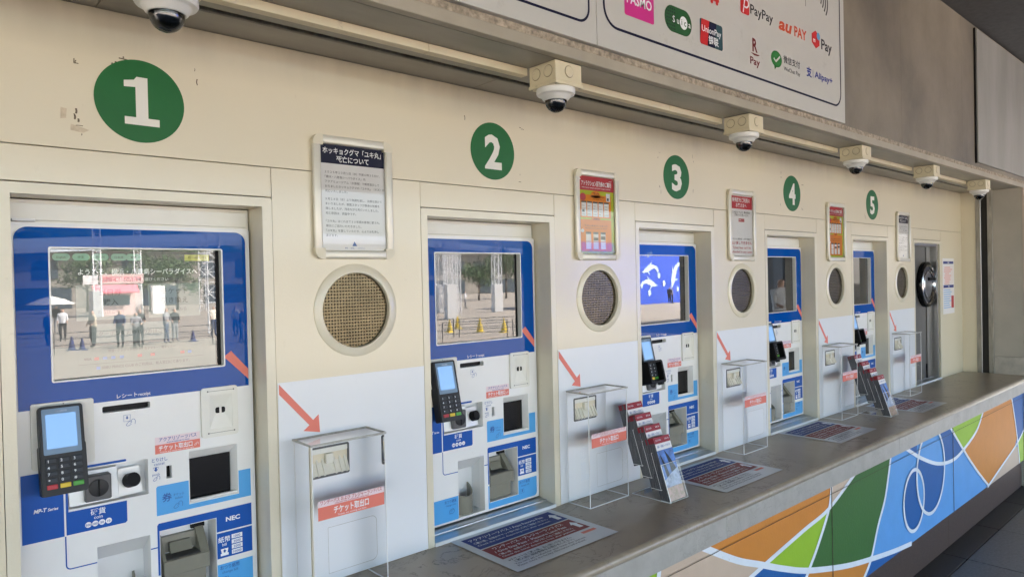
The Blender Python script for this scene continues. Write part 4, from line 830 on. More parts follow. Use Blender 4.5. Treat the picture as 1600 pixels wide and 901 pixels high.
b = MB(); b.text('ワンデーパス および プレジャーランドパス', 0.160, 0.2665, 0.0125, d + 0.0016, 'C', fit=0.190, bold=0.012); b.text('ONE DAY PASS and PLEASURE LAND PASS', 0.160, 0.2608, 0.0052, d + 0.0016, 'C', fit=0.105, bold=0.008); b.build('label_lettering', M['crimson'], lb)
b = MB(); b.text('チケット取出口', 0.158, 0.2365, 0.0215, d + 0.0016, 'C', fit=0.108, bold=0.022); b.text('Tickets are coming out here.', 0.160, 0.2275, 0.0065, d + 0.0016, 'C', fit=0.090); b.build('label_lettering', M['wink'], lb)
for k in range(5):
    v = vp if k == 0 else copy_tree(vp); v.location = (U * k, 0, 0); tag(v, 'white vinyl lower wall panel with coral arrow ' + where[k], 'panel', 'white panels with arrows')
    v = td if k == 0 else copy_tree(td); v.location = (U * k, 0, 0); tag(v, 'beige ticket outlet chute in the white panel ' + where[k], 'ticket slot', 'ticket outlet chutes')
    v = ab if k == 0 else copy_tree(ab); v.location = (U * k, 0, 0); tag(v, 'clear acrylic box with coral label on the counter ' + where[k], 'acrylic box', 'clear boxes over the ticket outlets')

# ------------------------------------------------------------------ instruction sheets on the counter
cs = thing('counter_sheet', '', 'sheet')
def flat(b, z):
    """turn wall print (x, -w, v) into print lying on the counter"""
    b.v = [(x, v, z) for x, y, v in b.v]; return b
base = flat(MB().rect(0.0, 0.462, -0.332, 0.0, 0), 0.0022)
base.f = base.f; base.build('sheet_base', M['sheet'], cs)
flat(MB().rect(0.029, 0.434, -0.1215, -0.020, 0), 0.0028).build('navy_block', M['sheetnavy'], cs)
flat(MB().rect(0.029, 0.430, -0.232, -0.1285, 0), 0.0028).build('maroon_block', M['maroon'], cs)
b = MB(); b.text('アクアリゾーツパス / Aqua Resorts Pass', 0.043, -0.054, 0.021, 0, fit=0.335, bold=0.012); b.text('ご購入後、右側のチケット取り出し口をご確認ください。', 0.041, -0.079, 0.0155, 0, fit=0.335, bold=0.008); b.text('Check the ticket dispensing hole after payment.', 0.041, -0.1005, 0.0155, 0, fit=0.330)
b.text('ワンデーパス・プレジャーランドパス', 0.060, -0.156, 0.021, 0, fit=0.315, bold=0.012); b.text('/ One Day Pass・Pleasure Land Pass', 0.046, -0.181, 0.0205, 0, fit=0.320, bold=0.008); b.text('ご購入後、右側のチケット取り出し口をご確認ください。', 0.041, -0.203, 0.0145, 0, fit=0.335, bold=0.006); b.text('Check the ticket dispensing hole after payment.', 0.041, -0.2215, 0.0145, 0, fit=0.330)
for (u, v) in ((0.411, -0.075), (0.409, -0.182)): b.shape([(u - 0.010, v - 0.030), (u + 0.010, v - 0.030), (u + 0.010, v + 0.004), (u + 0.019, v + 0.004), (u, v + 0.030), (u - 0.019, v + 0.004), (u - 0.010, v + 0.004)], 0)
flat(b, 0.0034).build('white_lettering', M['wink'], cs)
b = MB(); b.text('※チケットはご購入後、払い戻しできません。', 0.036, -0.256, 0.0155, 0, fit=0.275, bold=0.01); b.text('ご購入前に施設情報をお確かめください。', 0.045, -0.273, 0.0155, 0, fit=0.262, bold=0.01); b.text("You can't get a refund for your ticket after payment.", 0.033, -0.290, 0.0155, 0, fit=0.315); b.text('Please check the facility information beforehand.', 0.031, -0.306, 0.0155, 0, fit=0.300); flat(b, 0.0028).build('black_lettering', M['navy'], cs)
flat(MB().rect(0.364, 0.431, -0.262, -0.246, 0), 0.0028).build('red_tag', M['red_ink'], cs)
for k in range(5):
    v = cs if k == 0 else copy_tree(cs)
    ox, oy = ((0.575 - U, -0.008), (0.572, -0.007), (1.663, -0.036), (2.775, -0.014), (3.868, -0.040))[k]
    v.location = (ox, oy, 0.0); tag(v, f'white instruction sheet with navy and maroon blocks on the counter before window {NW[k]}', 'sheet', 'instruction sheets on the counter')

# ------------------------------------------------------------------ leaflet racks with leaflet stacks
def make_rack(x, y, label):
    t = thing('leaflet_rack', label, 'leaflet rack', (x, y, 0), 0, 'clear leaflet racks')
    lean = math.tan(R(18)); wd = 0.112; th = 0.045
    for i in range(4):
        yb = 0.044 * i; zb = 0.004 + 0.039 * i; hh = 0.135
        b = MB(); yt = yb + hh * lean
        b.add([(0, yb, zb), (wd, yb, zb), (wd, yt, zb + hh), (0, yt, zb + hh)], [(0, 1, 2, 3)]); b.build('pocket_front', M['acrylic'], t)
        for xx in (0, wd):
            b = MB(); b.add([(xx, yb, zb), (xx, yb + th * 0.98, zb), (xx, yb + th * 0.98 + hh * lean, zb + hh), (xx, yt, zb + hh)], [(0, 1, 2, 3)]); b.build('pocket_side', M['acrylic'], t)
        b = MB(); b.tube([(0, yb, zb), (0, yt, zb + hh)], 0.0016 if i == 0 else 0.0007, 6); b.tube([(0, yt, zb + hh), (wd, yt, zb + hh)], 0.0009, 6); b.tube([(wd, yb, zb), (wd, yt, zb + hh)], 0.0009, 6); b.tube([(0, yb, zb), (0, yb + th, zb)], 0.0011, 6); b.tube([(0, yb, zb), (wd, yb, zb)], 0.0012, 6); b.split('pocket_edge', M['aedge'], t)
    b = MB(); b.add([(0, 0.0, 0.0015), (wd, 0.0, 0.0015), (wd, 0.185, 0.0015), (0, 0.185, 0.0015)], [(0, 1, 2, 3)]); b.add([(0, 0.185, 0.0015), (wd, 0.185, 0.0015), (wd, 0.185, 0.12), (0, 0.185, 0.12)], [(0, 1, 2, 3)]); b.split('rack_base', M['acrylic'], t)
    b = MB(); b.tube([(0, 0.0, 0.002), (0, 0.185, 0.002)], 0.0014, 6); b.tube([(0, 0.185, 0.002), (wd, 0.185, 0.002)], 0.0014, 6); b.split('base_edge', M['aedge'], t)
    return t
def leaf_stack(x, y, i, label, seed):
    t = thing('leaflet_stack', label, 'leaflets', (x + 0.005, y + 0.044 * i + 0.006, 0.006 + 0.039 * i), 0, 'stacks of leaflets in the racks'); t.rotation_euler = (R(-18), 0, 0)
    W, H = 0.100, 0.242; random.seed(seed)
    b = MB()
    for q in range(9): dx = random.uniform(-0.0015, 0.0015); dz = random.uniform(-0.003, 0.001); b.box(dx, W + dx, 0.0003 + 0.0046 * q, 0.0003 + 0.0046 * q + 0.0044, 0 , H + dz)
    b.split('page_block', M['leaf_edge'], t)
    b = MB()
    for q in range(9): b.box(-0.0004, W + 0.0004, 0.0004 + 0.0046 * q, 0.0044 + 0.0046 * q, H - 0.020, H + 0.0012)
    b.split('red_top', M['leaf_red'], t)
    cv = MB().rect(0, W, 0, H, 0.0004).build('cover', M['paper'], t)
    MB().rect(0, W, H - 0.024, H, 0.0007).build('cover_band', M['leaf_red'], cv)
    b = MB(); b.text('ＳＥＡ ＰＡＲＡ', 0.008, H - 0.015, 0.009, 0.0012, fit=0.034, bold=0.01); b.text('2025-26', 0.066, H - 0.014, 0.008, 0.0012, fit=0.026); b.build('cover_lettering', M['wink'], cv)
    b = MB(); b.text('横浜・八景島シーパラダイス', 0.05, H - 0.040, 0.010, 0.0012, 'C', fit=0.082, bold=0.012); b.build('cover_lettering', M['ink'], cv)
    MB().rect(0, W, 0.050, H - 0.050, 0.0007).build('cover_photo', M['leaf_sky'], cv)
    b = MB(); b.shape(spline([(0.010, H - 0.060), (0.030, H - 0.105), (0.040, 0.085), (0.022, 0.085), (0.017, H - 0.115)], 4), 0.001); b.shape(spline([(0.043, H - 0.052), (0.070, H - 0.090), (0.098, 0.080), (0.060, 0.080), (0.054, H - 0.105)], 4), 0.001); b.split('cover_shape', M['leaf_dark'], cv)
    MB().shape([(0, 0.050), (W, 0.050), (W, 0.115), (0.05, 0.100), (0, 0.078)], 0.0013).build('cover_mist', M['leaf_mist'], cv)
    MB().rect(0, W, 0, 0.052, 0.0013).build('cover_reef', M['leaf_coral'], cv)
    return t
ordw = ['front, lowest', 'second from the front', 'third from the front', 'rearmost, highest']
for r_, (x, y, nm) in enumerate(((1.400, -0.292, 'before window three'), (3.615, -0.285, 'before window five'))):
    make_rack(x, y, 'tiered clear acrylic leaflet rack on the counter ' + nm)
    for i in range(4): leaf_stack(x, y, i, f'stack of leaflets in the {ordw[i]} pocket of the rack {nm}', r_ * 10 + i)

# ------------------------------------------------------------------ trunking and dome cameras under the soffit
tr = thing('cable_trunking', 'long cream cable trunking run along the grey soffit between the cameras', 'trunking')
cams = (-0.352, 0.772, 1.892, 3.020, 4.103, 5.215)
ends = [X0] + [c for x in cams for c in (x - 0.057, x + 0.057)] + [5.46]
for i in range(0, len(ends), 2):
    a, c = ends[i], ends[i + 1]
    mid = a + (c - a) * 0.63
    for p, q in ((a, mid), (mid, c)): MB().cbox(p + 0.0004, q - 0.0004, -0.277, -0.248, 1.4965, ZS - 0.0005, 0.002, 2).build('trunking_length', M['trunk'], tr)
cm = thing('dome_camera', '', 'security camera')
b = MB(); b.cbox(-0.0575, 0.0575, -0.0575, 0.0575, 0.010, 0.0695, 0.003, 2); jb = b.build('junction_box', M['jbox'], cm)
b = MB(); b.cbox(-0.0605, 0.0605, -0.0605, 0.0605, -0.001, 0.0105, 0.003, 2); b.build('box_lid', M['jbox'], jb)
for s_ in ((-1, 0), (1, 0)):
    for q in ((-0.026, 0.026) if s_[0] < 0 else (0.0,)):
        b = MB(); b.lathe([(0.0165, 0.0), (0.0165, 0.0022), (0.0150, 0.0028), (0.0, 0.0024)], 24, 'z'); o = b.build('knockout', M['jbox'], jb, smooth=30); o.rotation_euler = (0, R(90 * s_[0]), 0); o.location = (0.0575 * s_[0], q, 0.041)
for q in ((0.0,) ):
    b = MB(); b.lathe([(0.0165, 0.0), (0.0165, 0.0022), (0.0150, 0.0028), (0.0, 0.0024)], 24, 'z'); o = b.build('knockout', M['jbox'], jb, smooth=30); o.rotation_euler = (R(90), 0, 0); o.location = (q, -0.0575, 0.041)
gm = mat('knockout_groove', (0.30, 0.25, 0.16), 0.7)
for kx, ky, rx, ry in ((-0.0575, -0.026, 0, -90), (-0.0575, 0.026, 0, -90), (0.0575, 0, 0, 90), (0, -0.0575, 90, 0)):
    b = MB(); b.lathe([(0.0188, 0.0006), (0.0160, 0.0006)], 24, 'z'); o = b.build('knockout_groove', gm, jb); o.rotation_euler = (R(rx), R(ry), 0); o.location = (kx, ky, 0.041)
for sx in (-1, 1):
    for sy in (-1, 1): b = MB(); b.lathe([(0.004, -0.0013), (0.0, -0.0016)], 10, 'z', (sx * 0.052, sy * 0.052, 0)); b.build('lid_screw', M['grey'], jb)
b = MB(); b.lathe([(0.0, -0.0012), (0.060, -0.0012), (0.0605, -0.004), (0.0605, -0.014), (0.058, -0.0185), (0.050, -0.021), (0.047, -0.0225), (0.041, -0.0325), (0.0365, -0.036), (0.0345, -0.036)], 48, 'z'); fixnormals(b.build('housing', M['camwhite'], cm, smooth=35))
b = MB(); b.lathe([(0.034, -0.034)] + [(0.034 * math.cos(R(a)), -0.038 - 0.034 * math.sin(R(a))) for a in range(0, 90, 10)] + [(0.0005, -0.072)], 32, 'z'); fixnormals(b.build('dome', M['dome'], cm, smooth=60))
b = MB(); b.lathe([(0.0, -0.036), (0.0335, -0.036), (0.0325, -0.046), (0.027, -0.0575), (0.016, -0.064), (0.0, -0.066)], 24, 'z'); fixnormals(b.build('camera_core', M['lens'], cm, smooth=60))
clab = ['white dome camera above the number one sign, cut by the top edge', 'white dome camera on cream box right of the number two sign', 'white dome camera on cream box right of the number three sign', 'white dome camera on cream box above and right of the number four sign', 'white dome camera on cream box right of the number five sign', 'white dome camera on cream box at the far end near the pier']
for k, x in enumerate(cams):
    o = cm if k == 0 else copy_tree(cm)
    o.location = (x, -0.342, ZS - 0.0705); tag(o, clab[k], 'security camera', 'dome cameras under the soffit')

# ------------------------------------------------------------------ payment sign on the fascia
YS = 0.4405
def sgn(name, label): return thing(name, label, 'sign', (0, 0, 0), 0, None)
s0 = sgn('payment_sign', 'left white sign board with navy rounded border, mostly out of frame')
b = MB(); b.cbox(X0, 0.8575, -YS, -0.4205, 1.5785, 2.54, 0.0012); b.build('sign_board', M['signw'], s0)
b = MB(); b.stroke(rrect(-2.3, 0.822, 1.636, 2.46, 0.045, 8), 0.008, YS + 0.0006, closed=True); b.build('sign_border', M['navy'], s0)
s1 = sgn('payment_sign', 'white sign board with payment logos inside a navy rounded border')
b = MB(); b.cbox(0.8595, 2.661, -YS, -0.4205, 1.5785, 2.54, 0.0012); b.build('sign_board', M['signw'], s1)
b = MB(); b.stroke(rrect(0.893, 2.613, 1.650, 2.46, 0.065, 8), 0.009, YS + 0.0006, closed=True); b.build('sign_border', M['navy'], s1)
W_ = YS + 0.0006; W2 = YS + 0.0012; W3 = YS + 0.0018
def logo(nm, m, f, parent=s1): b = MB(); f(b); return b.build(nm, m, parent)
SG = {}
for n_, c_ in dict(magenta=(0.62, 0.03, 0.26), sgreen=(0.015, 0.10, 0.025), sred=(0.60, 0.02, 0.02), sorange=(0.65, 0.09, 0.03), sblue=(0.03, 0.05, 0.30), teal=(0.02, 0.07, 0.09), skyb=(0.12, 0.35, 0.62), chat=(0.02, 0.20, 0.03)).items(): SG[n_] = mat('sign_' + n_, c_, 0.4)
c1 = logo('transit_card_logo', SG['magenta'], lambda b: b.shape(rrect(0.994, 1.150, 1.706, 1.86, 0.008), W_)); logo('logo_lettering', M['wink'], lambda b: b.text('PASMO', 1.072, 1.748, 0.046, W2, 'C', fit=0.132, bold=0.02), c1)
c2 = logo('penguin_card_logo', SG['sgreen'], lambda b: b.shape(rrect(1.210, 1.372, 1.7075, 1.7985, 0.0445, 10), W_))
def dots(b):
    for i in range(5):
        for j in range(7):
            u = 1.224 + 0.011 * i; v = 1.718 + 0.0115 * j
            if math.hypot(min(0, u - 1.2545), v - 1.753) < 0.041: b.shape([(u - .0035, v), (u, v - .0045), (u + .0035, v), (u, v + .0045)], W2)
logo('logo_pattern', M['black_ink'], dots, c2); logo('logo_disc', M['wink'], lambda b: b.shape(circ(1.322, 1.752, 0.023, 28), W2), c2)
def sui(b): b.text('S', 1.262, 1.742, 0.032, W3, 'C', bold=0.01); b.text('u', 1.287, 1.742, 0.032, W3, 'C', bold=0.01); b.text('a', 1.357, 1.742, 0.032, W3, 'C', bold=0.01)
logo('logo_lettering', M['wink'], sui, c2)
def sui2(b): b.text('i', 1.310, 1.742, 0.032, W3, 'C', bold=0.01); b.text('c', 1.330, 1.742, 0.032, W3, 'C', bold=0.01)
logo('logo_lettering', SG['sgreen'], sui2, c2)
c3 = logo('bank_card_logo', SG['teal'], lambda b: b.shape(rrect(1.424, 1.576, 1.704, 1.797, 0.010), W_)); logo('logo_band', SG['sred'], lambda b: b.shape([(1.434, 1.704), (1.472, 1.704), (1.486, 1.797), (1.440, 1.797), (1.434, 1.795), (1.424, 1.714), (1.426, 1.706)], W2), c3)
logo('logo_band', M['navy'], lambda b: b.shape([(1.472, 1.704), (1.520, 1.704), (1.534, 1.797), (1.486, 1.797)], W2), c3)
def uni(b): b.text('UnionPay', 1.500, 1.752, 0.032, W3, 'C', fit=0.128, bold=0.012); b.text('银联', 1.512, 1.716, 0.033, W3, 'C', fit=0.066, bold=0.02)
logo('logo_lettering', M['wink'], uni, c3)
def bus(b):
    b.shape(rrect(1.49, 1.556, 1.880, 1.93, 0.006), W_); b.shape(circ(1.506, 1.876, 0.009, 16), W2); b.shape(circ(1.540, 1.876, 0.009, 16), W2)
b = MB(); bus(b); b.split('red_car_logo', SG['sred'], s1)
c5 = logo('pay_logo', SG['sred'], lambda b: b.shape(rrect(1.709, 1.776, 1.884, 1.951, 0.012), W_))
logo('logo_mark', M['wink'], lambda b: (b.stroke(spline([(1.728, 1.888), (1.736, 1.918), (1.744, 1.942), (1.766, 1.940), (1.768, 1.922), (1.752, 1.912), (1.730, 1.916)], 5), 0.007, W2)), c5)
logo('logo_lettering', M['black_ink'], lambda b: b.text('PayPay', 1.784, 1.898, 0.054, W_, fit=0.182, bold=0.012), c5)
c6 = logo('pay_logo', SG['sorange'], lambda b: (b.text('au', 2.014, 1.890, 0.072, W_, fit=0.118, bold=0.035, slant=0.2), b.text('PAY', 2.152, 1.890, 0.060, W_, fit=0.115, bold=0.03)))
c7 = logo('pay_logo', SG['sred'], lambda b: b.shape([(2.357, 1.957), (2.317, 1.936), (2.317, 1.898), (2.357, 1.876), (2.395, 1.896), (2.395, 1.936)], W_)); logo('logo_mark', SG['skyb'], lambda b: b.shape(circ(2.383, 1.935, 0.017, 20), W2), c7); logo('logo_mark', M['wink'], lambda b: b.text('m', 2.341, 1.902, 0.03, W2, 'C', bold=0.02), c7)
logo('logo_lettering', M['black_ink'], lambda b: b.text('Pay', 2.412, 1.886, 0.066, W_, fit=0.110, bold=0.02), c7)
c8 = logo('pay_logo', mat('sign_maroon', (0.16, 0.012, 0.015), 0.4), lambda b: (b.text('R', 1.815, 1.752, 0.073, W_, 'C', fit=0.040, bold=0.03), b.shape([(1.782, 1.744), (1.852, 1.744), (1.838, 1.738), (1.808, 1.736)], W_), b.text('Pay', 1.814, 1.699, 0.041, W_, 'C', fit=0.076, bold=0.02)))
c9 = logo('pay_logo', SG['chat'], lambda b: (b.shape(circ(1.990, 1.757, 0.046, 28, 0.034), W_), b.shape([(1.968, 1.732), (1.992, 1.726), (1.974, 1.710)], W_))); logo('logo_mark', M['signw'], lambda b: b.stroke([(1.966, 1.757), (1.984, 1.746), (2.020, 1.772)], 0.009, W2), c9)
logo('logo_lettering', M['black_ink'], lambda b: (b.text('微信支付', 2.051, 1.757, 0.034, W_, fit=0.148, bold=0.01), b.text('WeChat Pay', 2.053, 1.7225, 0.0235, W_, fit=0.146, bold=0.008)), c9)
c10 = logo('pay_logo', SG['sblue'], lambda b: (b.text('支', 2.260, 1.740, 0.046, W_, fit=0.052, bold=0.035), b.rect(2.323, 2.3255, 1.738, 1.774, W_), b.text('Alipay+', 2.340, 1.744, 0.040, W_, fit=0.184, bold=0.025)))
def ctl(b):
    for i, r_ in enumerate((0.03, 0.052, 0.074, 0.096)): b.stroke(circ(2.39, 2.11, r_, 10, None, -38, 38), 0.009, W_)
c11 = logo('contactless_logo', M['black_ink'], ctl); logo('divider', M['black_ink'], lambda b: b.rect(2.262, 2.2655, 2.043, 2.16, W_))
s2 = sgn('blank_sign_board', 'blank grey sign board on the fascia at the right edge')
b = MB(); b.cbox(4.832, 7.2, -0.4405, -0.4205, 1.606, 2.522, 0.0015); b.build('sign_board', M['blank'], s2)
MB().cbox(4.820, 4.8312, -0.432, -0.4205, 1.600, 2.530, 0.001).build('board_edge', M['black'], s2)

# ------------------------------------------------------------------ grey steel door with round chrome hatch, paper price list
e = 5 * U
dr = thing('steel_hatch_door', 'grey steel door with round chrome ringed hatch at the end of the wall', 'door', (e - 0.585, 0, 0))
MB().cbox(0.001, 0.557, 0.060, 0.085, 0.013, 1.074, 0.001).build('door_leaf', M['door'], dr)
b = MB(); b.shape([(0.0005, 0.006), (0.0005, 1.0745), (0.5575, 1.0745), (0.5575, 0.006), (0.528, 0.006), (0.528, 1.056), (0.02, 1.056), (0.02, 0.006)], -0.06, -0.012); fixnormals(b.build('steel_frame', M['steel'], dr))
MB().cbox(0.42, 0.47, 0.052, 0.0598, 0.013, 1.05, 0.002).build('door_stile', M['door'], dr)
b = MB(); C = (0.385, 0, 0.757)
b.lathe([(0.178, -0.059), (0.178, -0.030), (0.172, -0.022), (0.160, -0.020), (0.156, -0.026)], 56, 'y', C); fixnormals(b.build('hatch_rim', M['smoke'], dr, smooth=50))
b = MB(); b.lathe([(0.157, -0.030), (0.155, -0.022), (0.148, -0.019), (0.142, -0.024), (0.140, -0.034)], 56, 'y', C); fixnormals(b.build('hatch_ring', M['chrome'], dr, smooth=50))
b = MB(); b.lathe([(0.141, -0.036), (0.112, -0.034)], 56, 'y', C); fixnormals(b.build('hatch_gasket', M['charcoal'], dr))
b = MB(); b.lathe([(0.114, -0.040), (0.113, -0.022), (0.108, -0.019), (0.103, -0.023), (0.102, -0.034)], 56, 'y', C); fixnormals(b.build('inner_ring', M['chrome'], dr, smooth=50))
b = MB(); b.lathe([(0.103, -0.032), (0.0, -0.031)], 40, 'y', C); fixnormals(b.build('hatch_disc', M['grey'], dr))
b = MB(); b.tube([(0.385, 0.032, 0.80), (0.485, 0.018, 0.80)], 0.014, 10); fixnormals(b.build('hatch_handle', M['black'], dr))
MB().cbox(0.40, 0.418, 0.05, 0.0598, 0.013, 0.13, 0.002).build('floor_bolt', M['black'], dr)
pn = thing('paper_price_list', 'white paper price list with navy headings taped right of the steel door', 'notice', (5.540, 0, 0.510))
MB().rect(0, 0.285, 0, 0.452, 0.0008).build('sheet', M['paper'], pn)
b = MB(); b.rect(0.015, 0.27, 0.407, 0.428, 0.0013); b.rect(0.015, 0.27, 0.212, 0.235, 0.0013); b.split('heading_bar', M['sheetnavy'], pn)
random.seed(9); b = MB()
for i in range(9): b.rect(0.02, 0.265, 0.385 - i * 0.0165, 0.3865 - i * 0.0165, 0.0013); b.rect(0.03 + random.uniform(0, .03), 0.15 + random.uniform(0, .1), 0.375 - i * 0.0165, 0.380 - i * 0.0165, 0.0013)
b.split('price_row', M['red_ink'], pn); b = MB()
for i in range(9): b.rect(0.02, 0.15 + random.uniform(0, .07), 0.192 - i * 0.018, 0.198 - i * 0.018, 0.0013)
b.stroke([(0.018, 0.03), (0.018, 0.205)], 0.002, 0.0013); b.split('price_row', M['lblue'], pn)
rb = MB().rect(0.205, 0.268, 0.045, 0.145, 0.0015).build('red_box', M['crimson'], pn)
b = MB(); b.text('料金表', 0.143, 0.412, 0.014, 0.0018, 'C', bold=0.02); b.text('ご案内', 0.143, 0.217, 0.014, 0.0018, 'C', bold=0.02); b.build('heading_lettering', M['wink'], pn)

# ------------------------------------------------------------------ the sunny plaza across from the wall (seen mirrored in the screens)
PM = dict(truss=mat('white_truss_paint', (0.72, 0.72, 0.72), 0.5), cover=mat('white_truss_cover', (0.78, 0.77, 0.75), 0.7), facade=mat('beige_facade', (0.28, 0.255, 0.22), 0.8, var=0.15, vscale=0.4), glassb=mat('dark_facade_window', (0.05, 0.07, 0.09), 0.2), roof=mat('pale_metal_roof', (0.50, 0.55, 0.60), 0.4, var=0.1, vscale=0.5, stretch=(4, 1, 1)),
          bark=mat('tree_bark', (0.10, 0.075, 0.05), 0.9), leaf=mat('tree_leaf', (0.06, 0.115, 0.025), 0.6, var=0.5, vscale=0.8), hill=mat('forest_leaf', (0.035, 0.07, 0.02), 0.9, var=0.6, vscale=0.35), pink=mat('pink_awning', (0.70, 0.18, 0.22), 0.6), kiosk=mat('kiosk_wall', (0.66, 0.50, 0.46), 0.7), cone_n=mat('navy_cone', (0.01, 0.02, 0.12), 0.5), cone_y=mat('yellow_cone', (0.75, 0.52, 0.02), 0.5),
          rail=mat('dark_rail', (0.05, 0.05, 0.055), 0.4), mural=mat('blue_mural_wall', (0.035, 0.10, 0.62), 0.6), dolph=mat('pale_dolphin_paint', (0.62, 0.78, 0.88), 0.6), para=mat('cream_parasol', (0.75, 0.72, 0.64), 0.7), darkb=mat('dark_building', (0.09, 0.085, 0.08), 0.7, var=0.3, vscale=0.5), skin=mat('skin', (0.50, 0.30, 0.21), 0.6), hair=mat('dark_hair', (0.02, 0.016, 0.014), 0.6))
def cloth(n, c): return mat('cloth_' + n, c, 0.85, var=0.1, vscale=20)
CL = dict(white=cloth('white', (0.75, 0.75, 0.75)), black=cloth('black', (0.02, 0.02, 0.022)), navy=cloth('navy', (0.03, 0.05, 0.12)), grey=cloth('grey', (0.25, 0.25, 0.26)), beige=cloth('beige', (0.50, 0.43, 0.33)), denim=cloth('denim', (0.08, 0.13, 0.25)), cream=cloth('cream', (0.66, 0.62, 0.52)))
def truss(x, D, h, w_, label, cov=2.4):
    t = thing('truss_tower', label, 'truss tower', (x, -D, PLAZA), 0.3, 'lattice towers on the plaza')
    b = MB(); r = w_ / 2
    for sx in (-1, 1):
        for sy in (-1, 1): b.tube([(sx * r, sy * r, 0), (sx * r, sy * r, h)], 0.04, 5)
    n = int(h / 0.55)
    for i in range(n):
        z0, z1 = h * i / n, h * (i + 1) / n
        for s_ in (-1, 1):
            a, c = (r, -r) if i % 2 else (-r, r)
            b.tube([(a, s_ * r, z0), (c, s_ * r, z1)], 0.022, 4, False); b.tube([(s_ * r, a, z0), (s_ * r, c, z1)], 0.022, 4, False); b.tube([(-r, s_ * r, z1), (r, s_ * r, z1)], 0.022, 4, False); b.tube([(s_ * r, -r, z1), (s_ * r, r, z1)], 0.022, 4, False)
    b.build('lattice', PM['truss'], t)
    if cov: MB().cbox(-r - 0.06, r + 0.06, -r - 0.06, r + 0.06, 0, cov, 0.02).build('base_cover', PM['cover'], t)
for i, (x, D, h, c) in enumerate(((13.8, 73.4, 13, 2.5), (18.3, 77.6, 13, 2.5), (24.0, 75.4, 13, 0), (12.7, 38.2, 12, 0), (33.4, 45.1, 12, 2.2), (28.4, 37.1, 12, 2.4), (30.5, 39.3, 12, 0), (36.8, 41.9, 12, 2.3))):
    truss(x, D, h, 0.62, f'white lattice tower mirrored in the {("first" if i < 4 else "second")} screen, {("leftmost", "second from left", "second from right", "rightmost")[i % 4]} of four', c)
def person(x, D, z, rz, top, legs, label, lean=0.0, arm=0.2, hair='hair', h=1.68, fat=1.0):
    s = h / 1.70
    J = dict(pel=(0, 0, .95), sp=(0, 0, 1.15), ch=(0, lean * .5, 1.36), nk=(0, lean * .7, 1.47), hd0=(0, lean * .8 - .01, 1.56), hd=(0, lean * .8 - .02, 1.66))
    V = []; Rd = []; E = []
    def v(p, r): V.append(Vector(p) * s); Rd.append(r * s * fat if p[2] < 1.5 else r * s); return len(V) - 1
    a = v(J['pel'], .135); c1_ = v(J['sp'], .125); c2_ = v(J['ch'], .15); nk = v(J['nk'], .055); h0 = v(J['hd0'], .082); h1 = v(J['hd'], .075)
    E += [(a, c1_), (c1_, c2_), (c2_, nk), (nk, h0), (h0, h1)]
    for sx in (-1, 1):
        sh = v((sx * .17, lean * .5, 1.39), .062); el = v((sx * (.21 + .02 * arm), lean * .5 - arm * .12, 1.12), .046); wr = v((sx * (.20 - .06 * arm), lean * .5 - arm * .34, .92 + arm * .22), .034); hn = v((sx * (.19 - .08 * arm), lean * .5 - arm * .42, .84 + arm * .30), .038)
        E += [(c2_, sh), (sh, el), (el, wr), (wr, hn)]
        st = .07 * sx * (1 if sx > 0 else 1)
        hp = v((sx * .085, 0, .88), .098); kn = v((sx * .10, -.02 - st * .3, .49), .066); an = v((sx * .10, .02 + st * .6, .09), .044); ft = v((sx * .115, -.13 + st * .6, .035), .040)
        E += [(a, hp), (hp, kn), (kn, an), (an, ft)]
    me = bpy.data.meshes.new('person'); me.from_pydata(V, E, []); o = bpy.data.objects.new('person', me); COL.objects.link(o)
    sm = o.modifiers.new('s', 'SKIN'); sm.use_smooth_shade = True
    for i, sv in enumerate(me.skin_vertices[0].data): sv.radius = (Rd[i] * (1.25 if i in (0, 1, 2) else 1), Rd[i] * (0.8 if i in (0, 1, 2) else 1)); sv.use_root = (i == 0)
    o.modifiers.new('d', 'SUBSURF').levels = 1
    dg = bpy.context.evaluated_depsgraph_get(); me2 = bpy.data.meshes.new_from_object(o.evaluated_get(dg)); o.modifiers.clear(); o.data = me2; bpy.data.meshes.remove(me)
    me2.materials.clear()
    for m_ in (CL[top], CL[legs], PM['skin'], PM['hair'], CL['black']): me2.materials.append(m_)
    for p in me2.polygons:
        c = p.center / s; k = 0
        if c.z > 1.49: k = 3 if (c.z > 1.655 or c.y > lean * .8 + .02) else 2
        elif c.z < 0.075: k = 4
        elif abs(c.x) > .155 + .02 and c.z < 1.06 and c.z > .75: k = 2
        elif abs(c.x) > .10 and c.y < -.16 and c.z > .8: k = 2
        elif c.z < 0.95: k = 1
        p.material_index = k; p.use_smooth = True
    o.location = (x, -D, z); o.rotation_euler = (0, 0, rz)
    tag(o, label, 'person', 'people on the plaza'); return o
F = math.pi
person(5.6, 39.2, PLAZA, F + .3, 'white', 'black', 'person in white shirt and black trousers at the left of the first screen')
person(11.8, 35.7, PLAZA, F - .4, 'cream', 'navy', 'person in cream top walking at the right edge of the first screen', h=1.6)
person(5.9, 33.7, PLAZA, F + 1.2, 'beige', 'black', 'person in beige top queueing, left of the middle of the first screen', arm=.5, fat=1.1)
person(7.7, 33.3, PLAZA, F, 'black', 'black', 'person all in black queueing in the middle of the first screen', arm=.7)
person(8.7, 32.8, PLAZA, F - .8, 'grey', 'navy', 'person in grey top queueing right of the middle of the first screen', arm=.6)
person(12.4, 34.2, PLAZA, F + .9, 'white', 'denim', 'person in white top and jeans reflected right of the first screen', h=1.62)
person(11.0, 29.7, PLAZA, F - .9, 'navy', 'denim', 'person in navy top and jeans reflected right of the first screen', h=1.6, lean=-.08)
person(6.7, 48.3, PLAZA, F, 'black', 'grey', 'person in black top below the cream parasol')
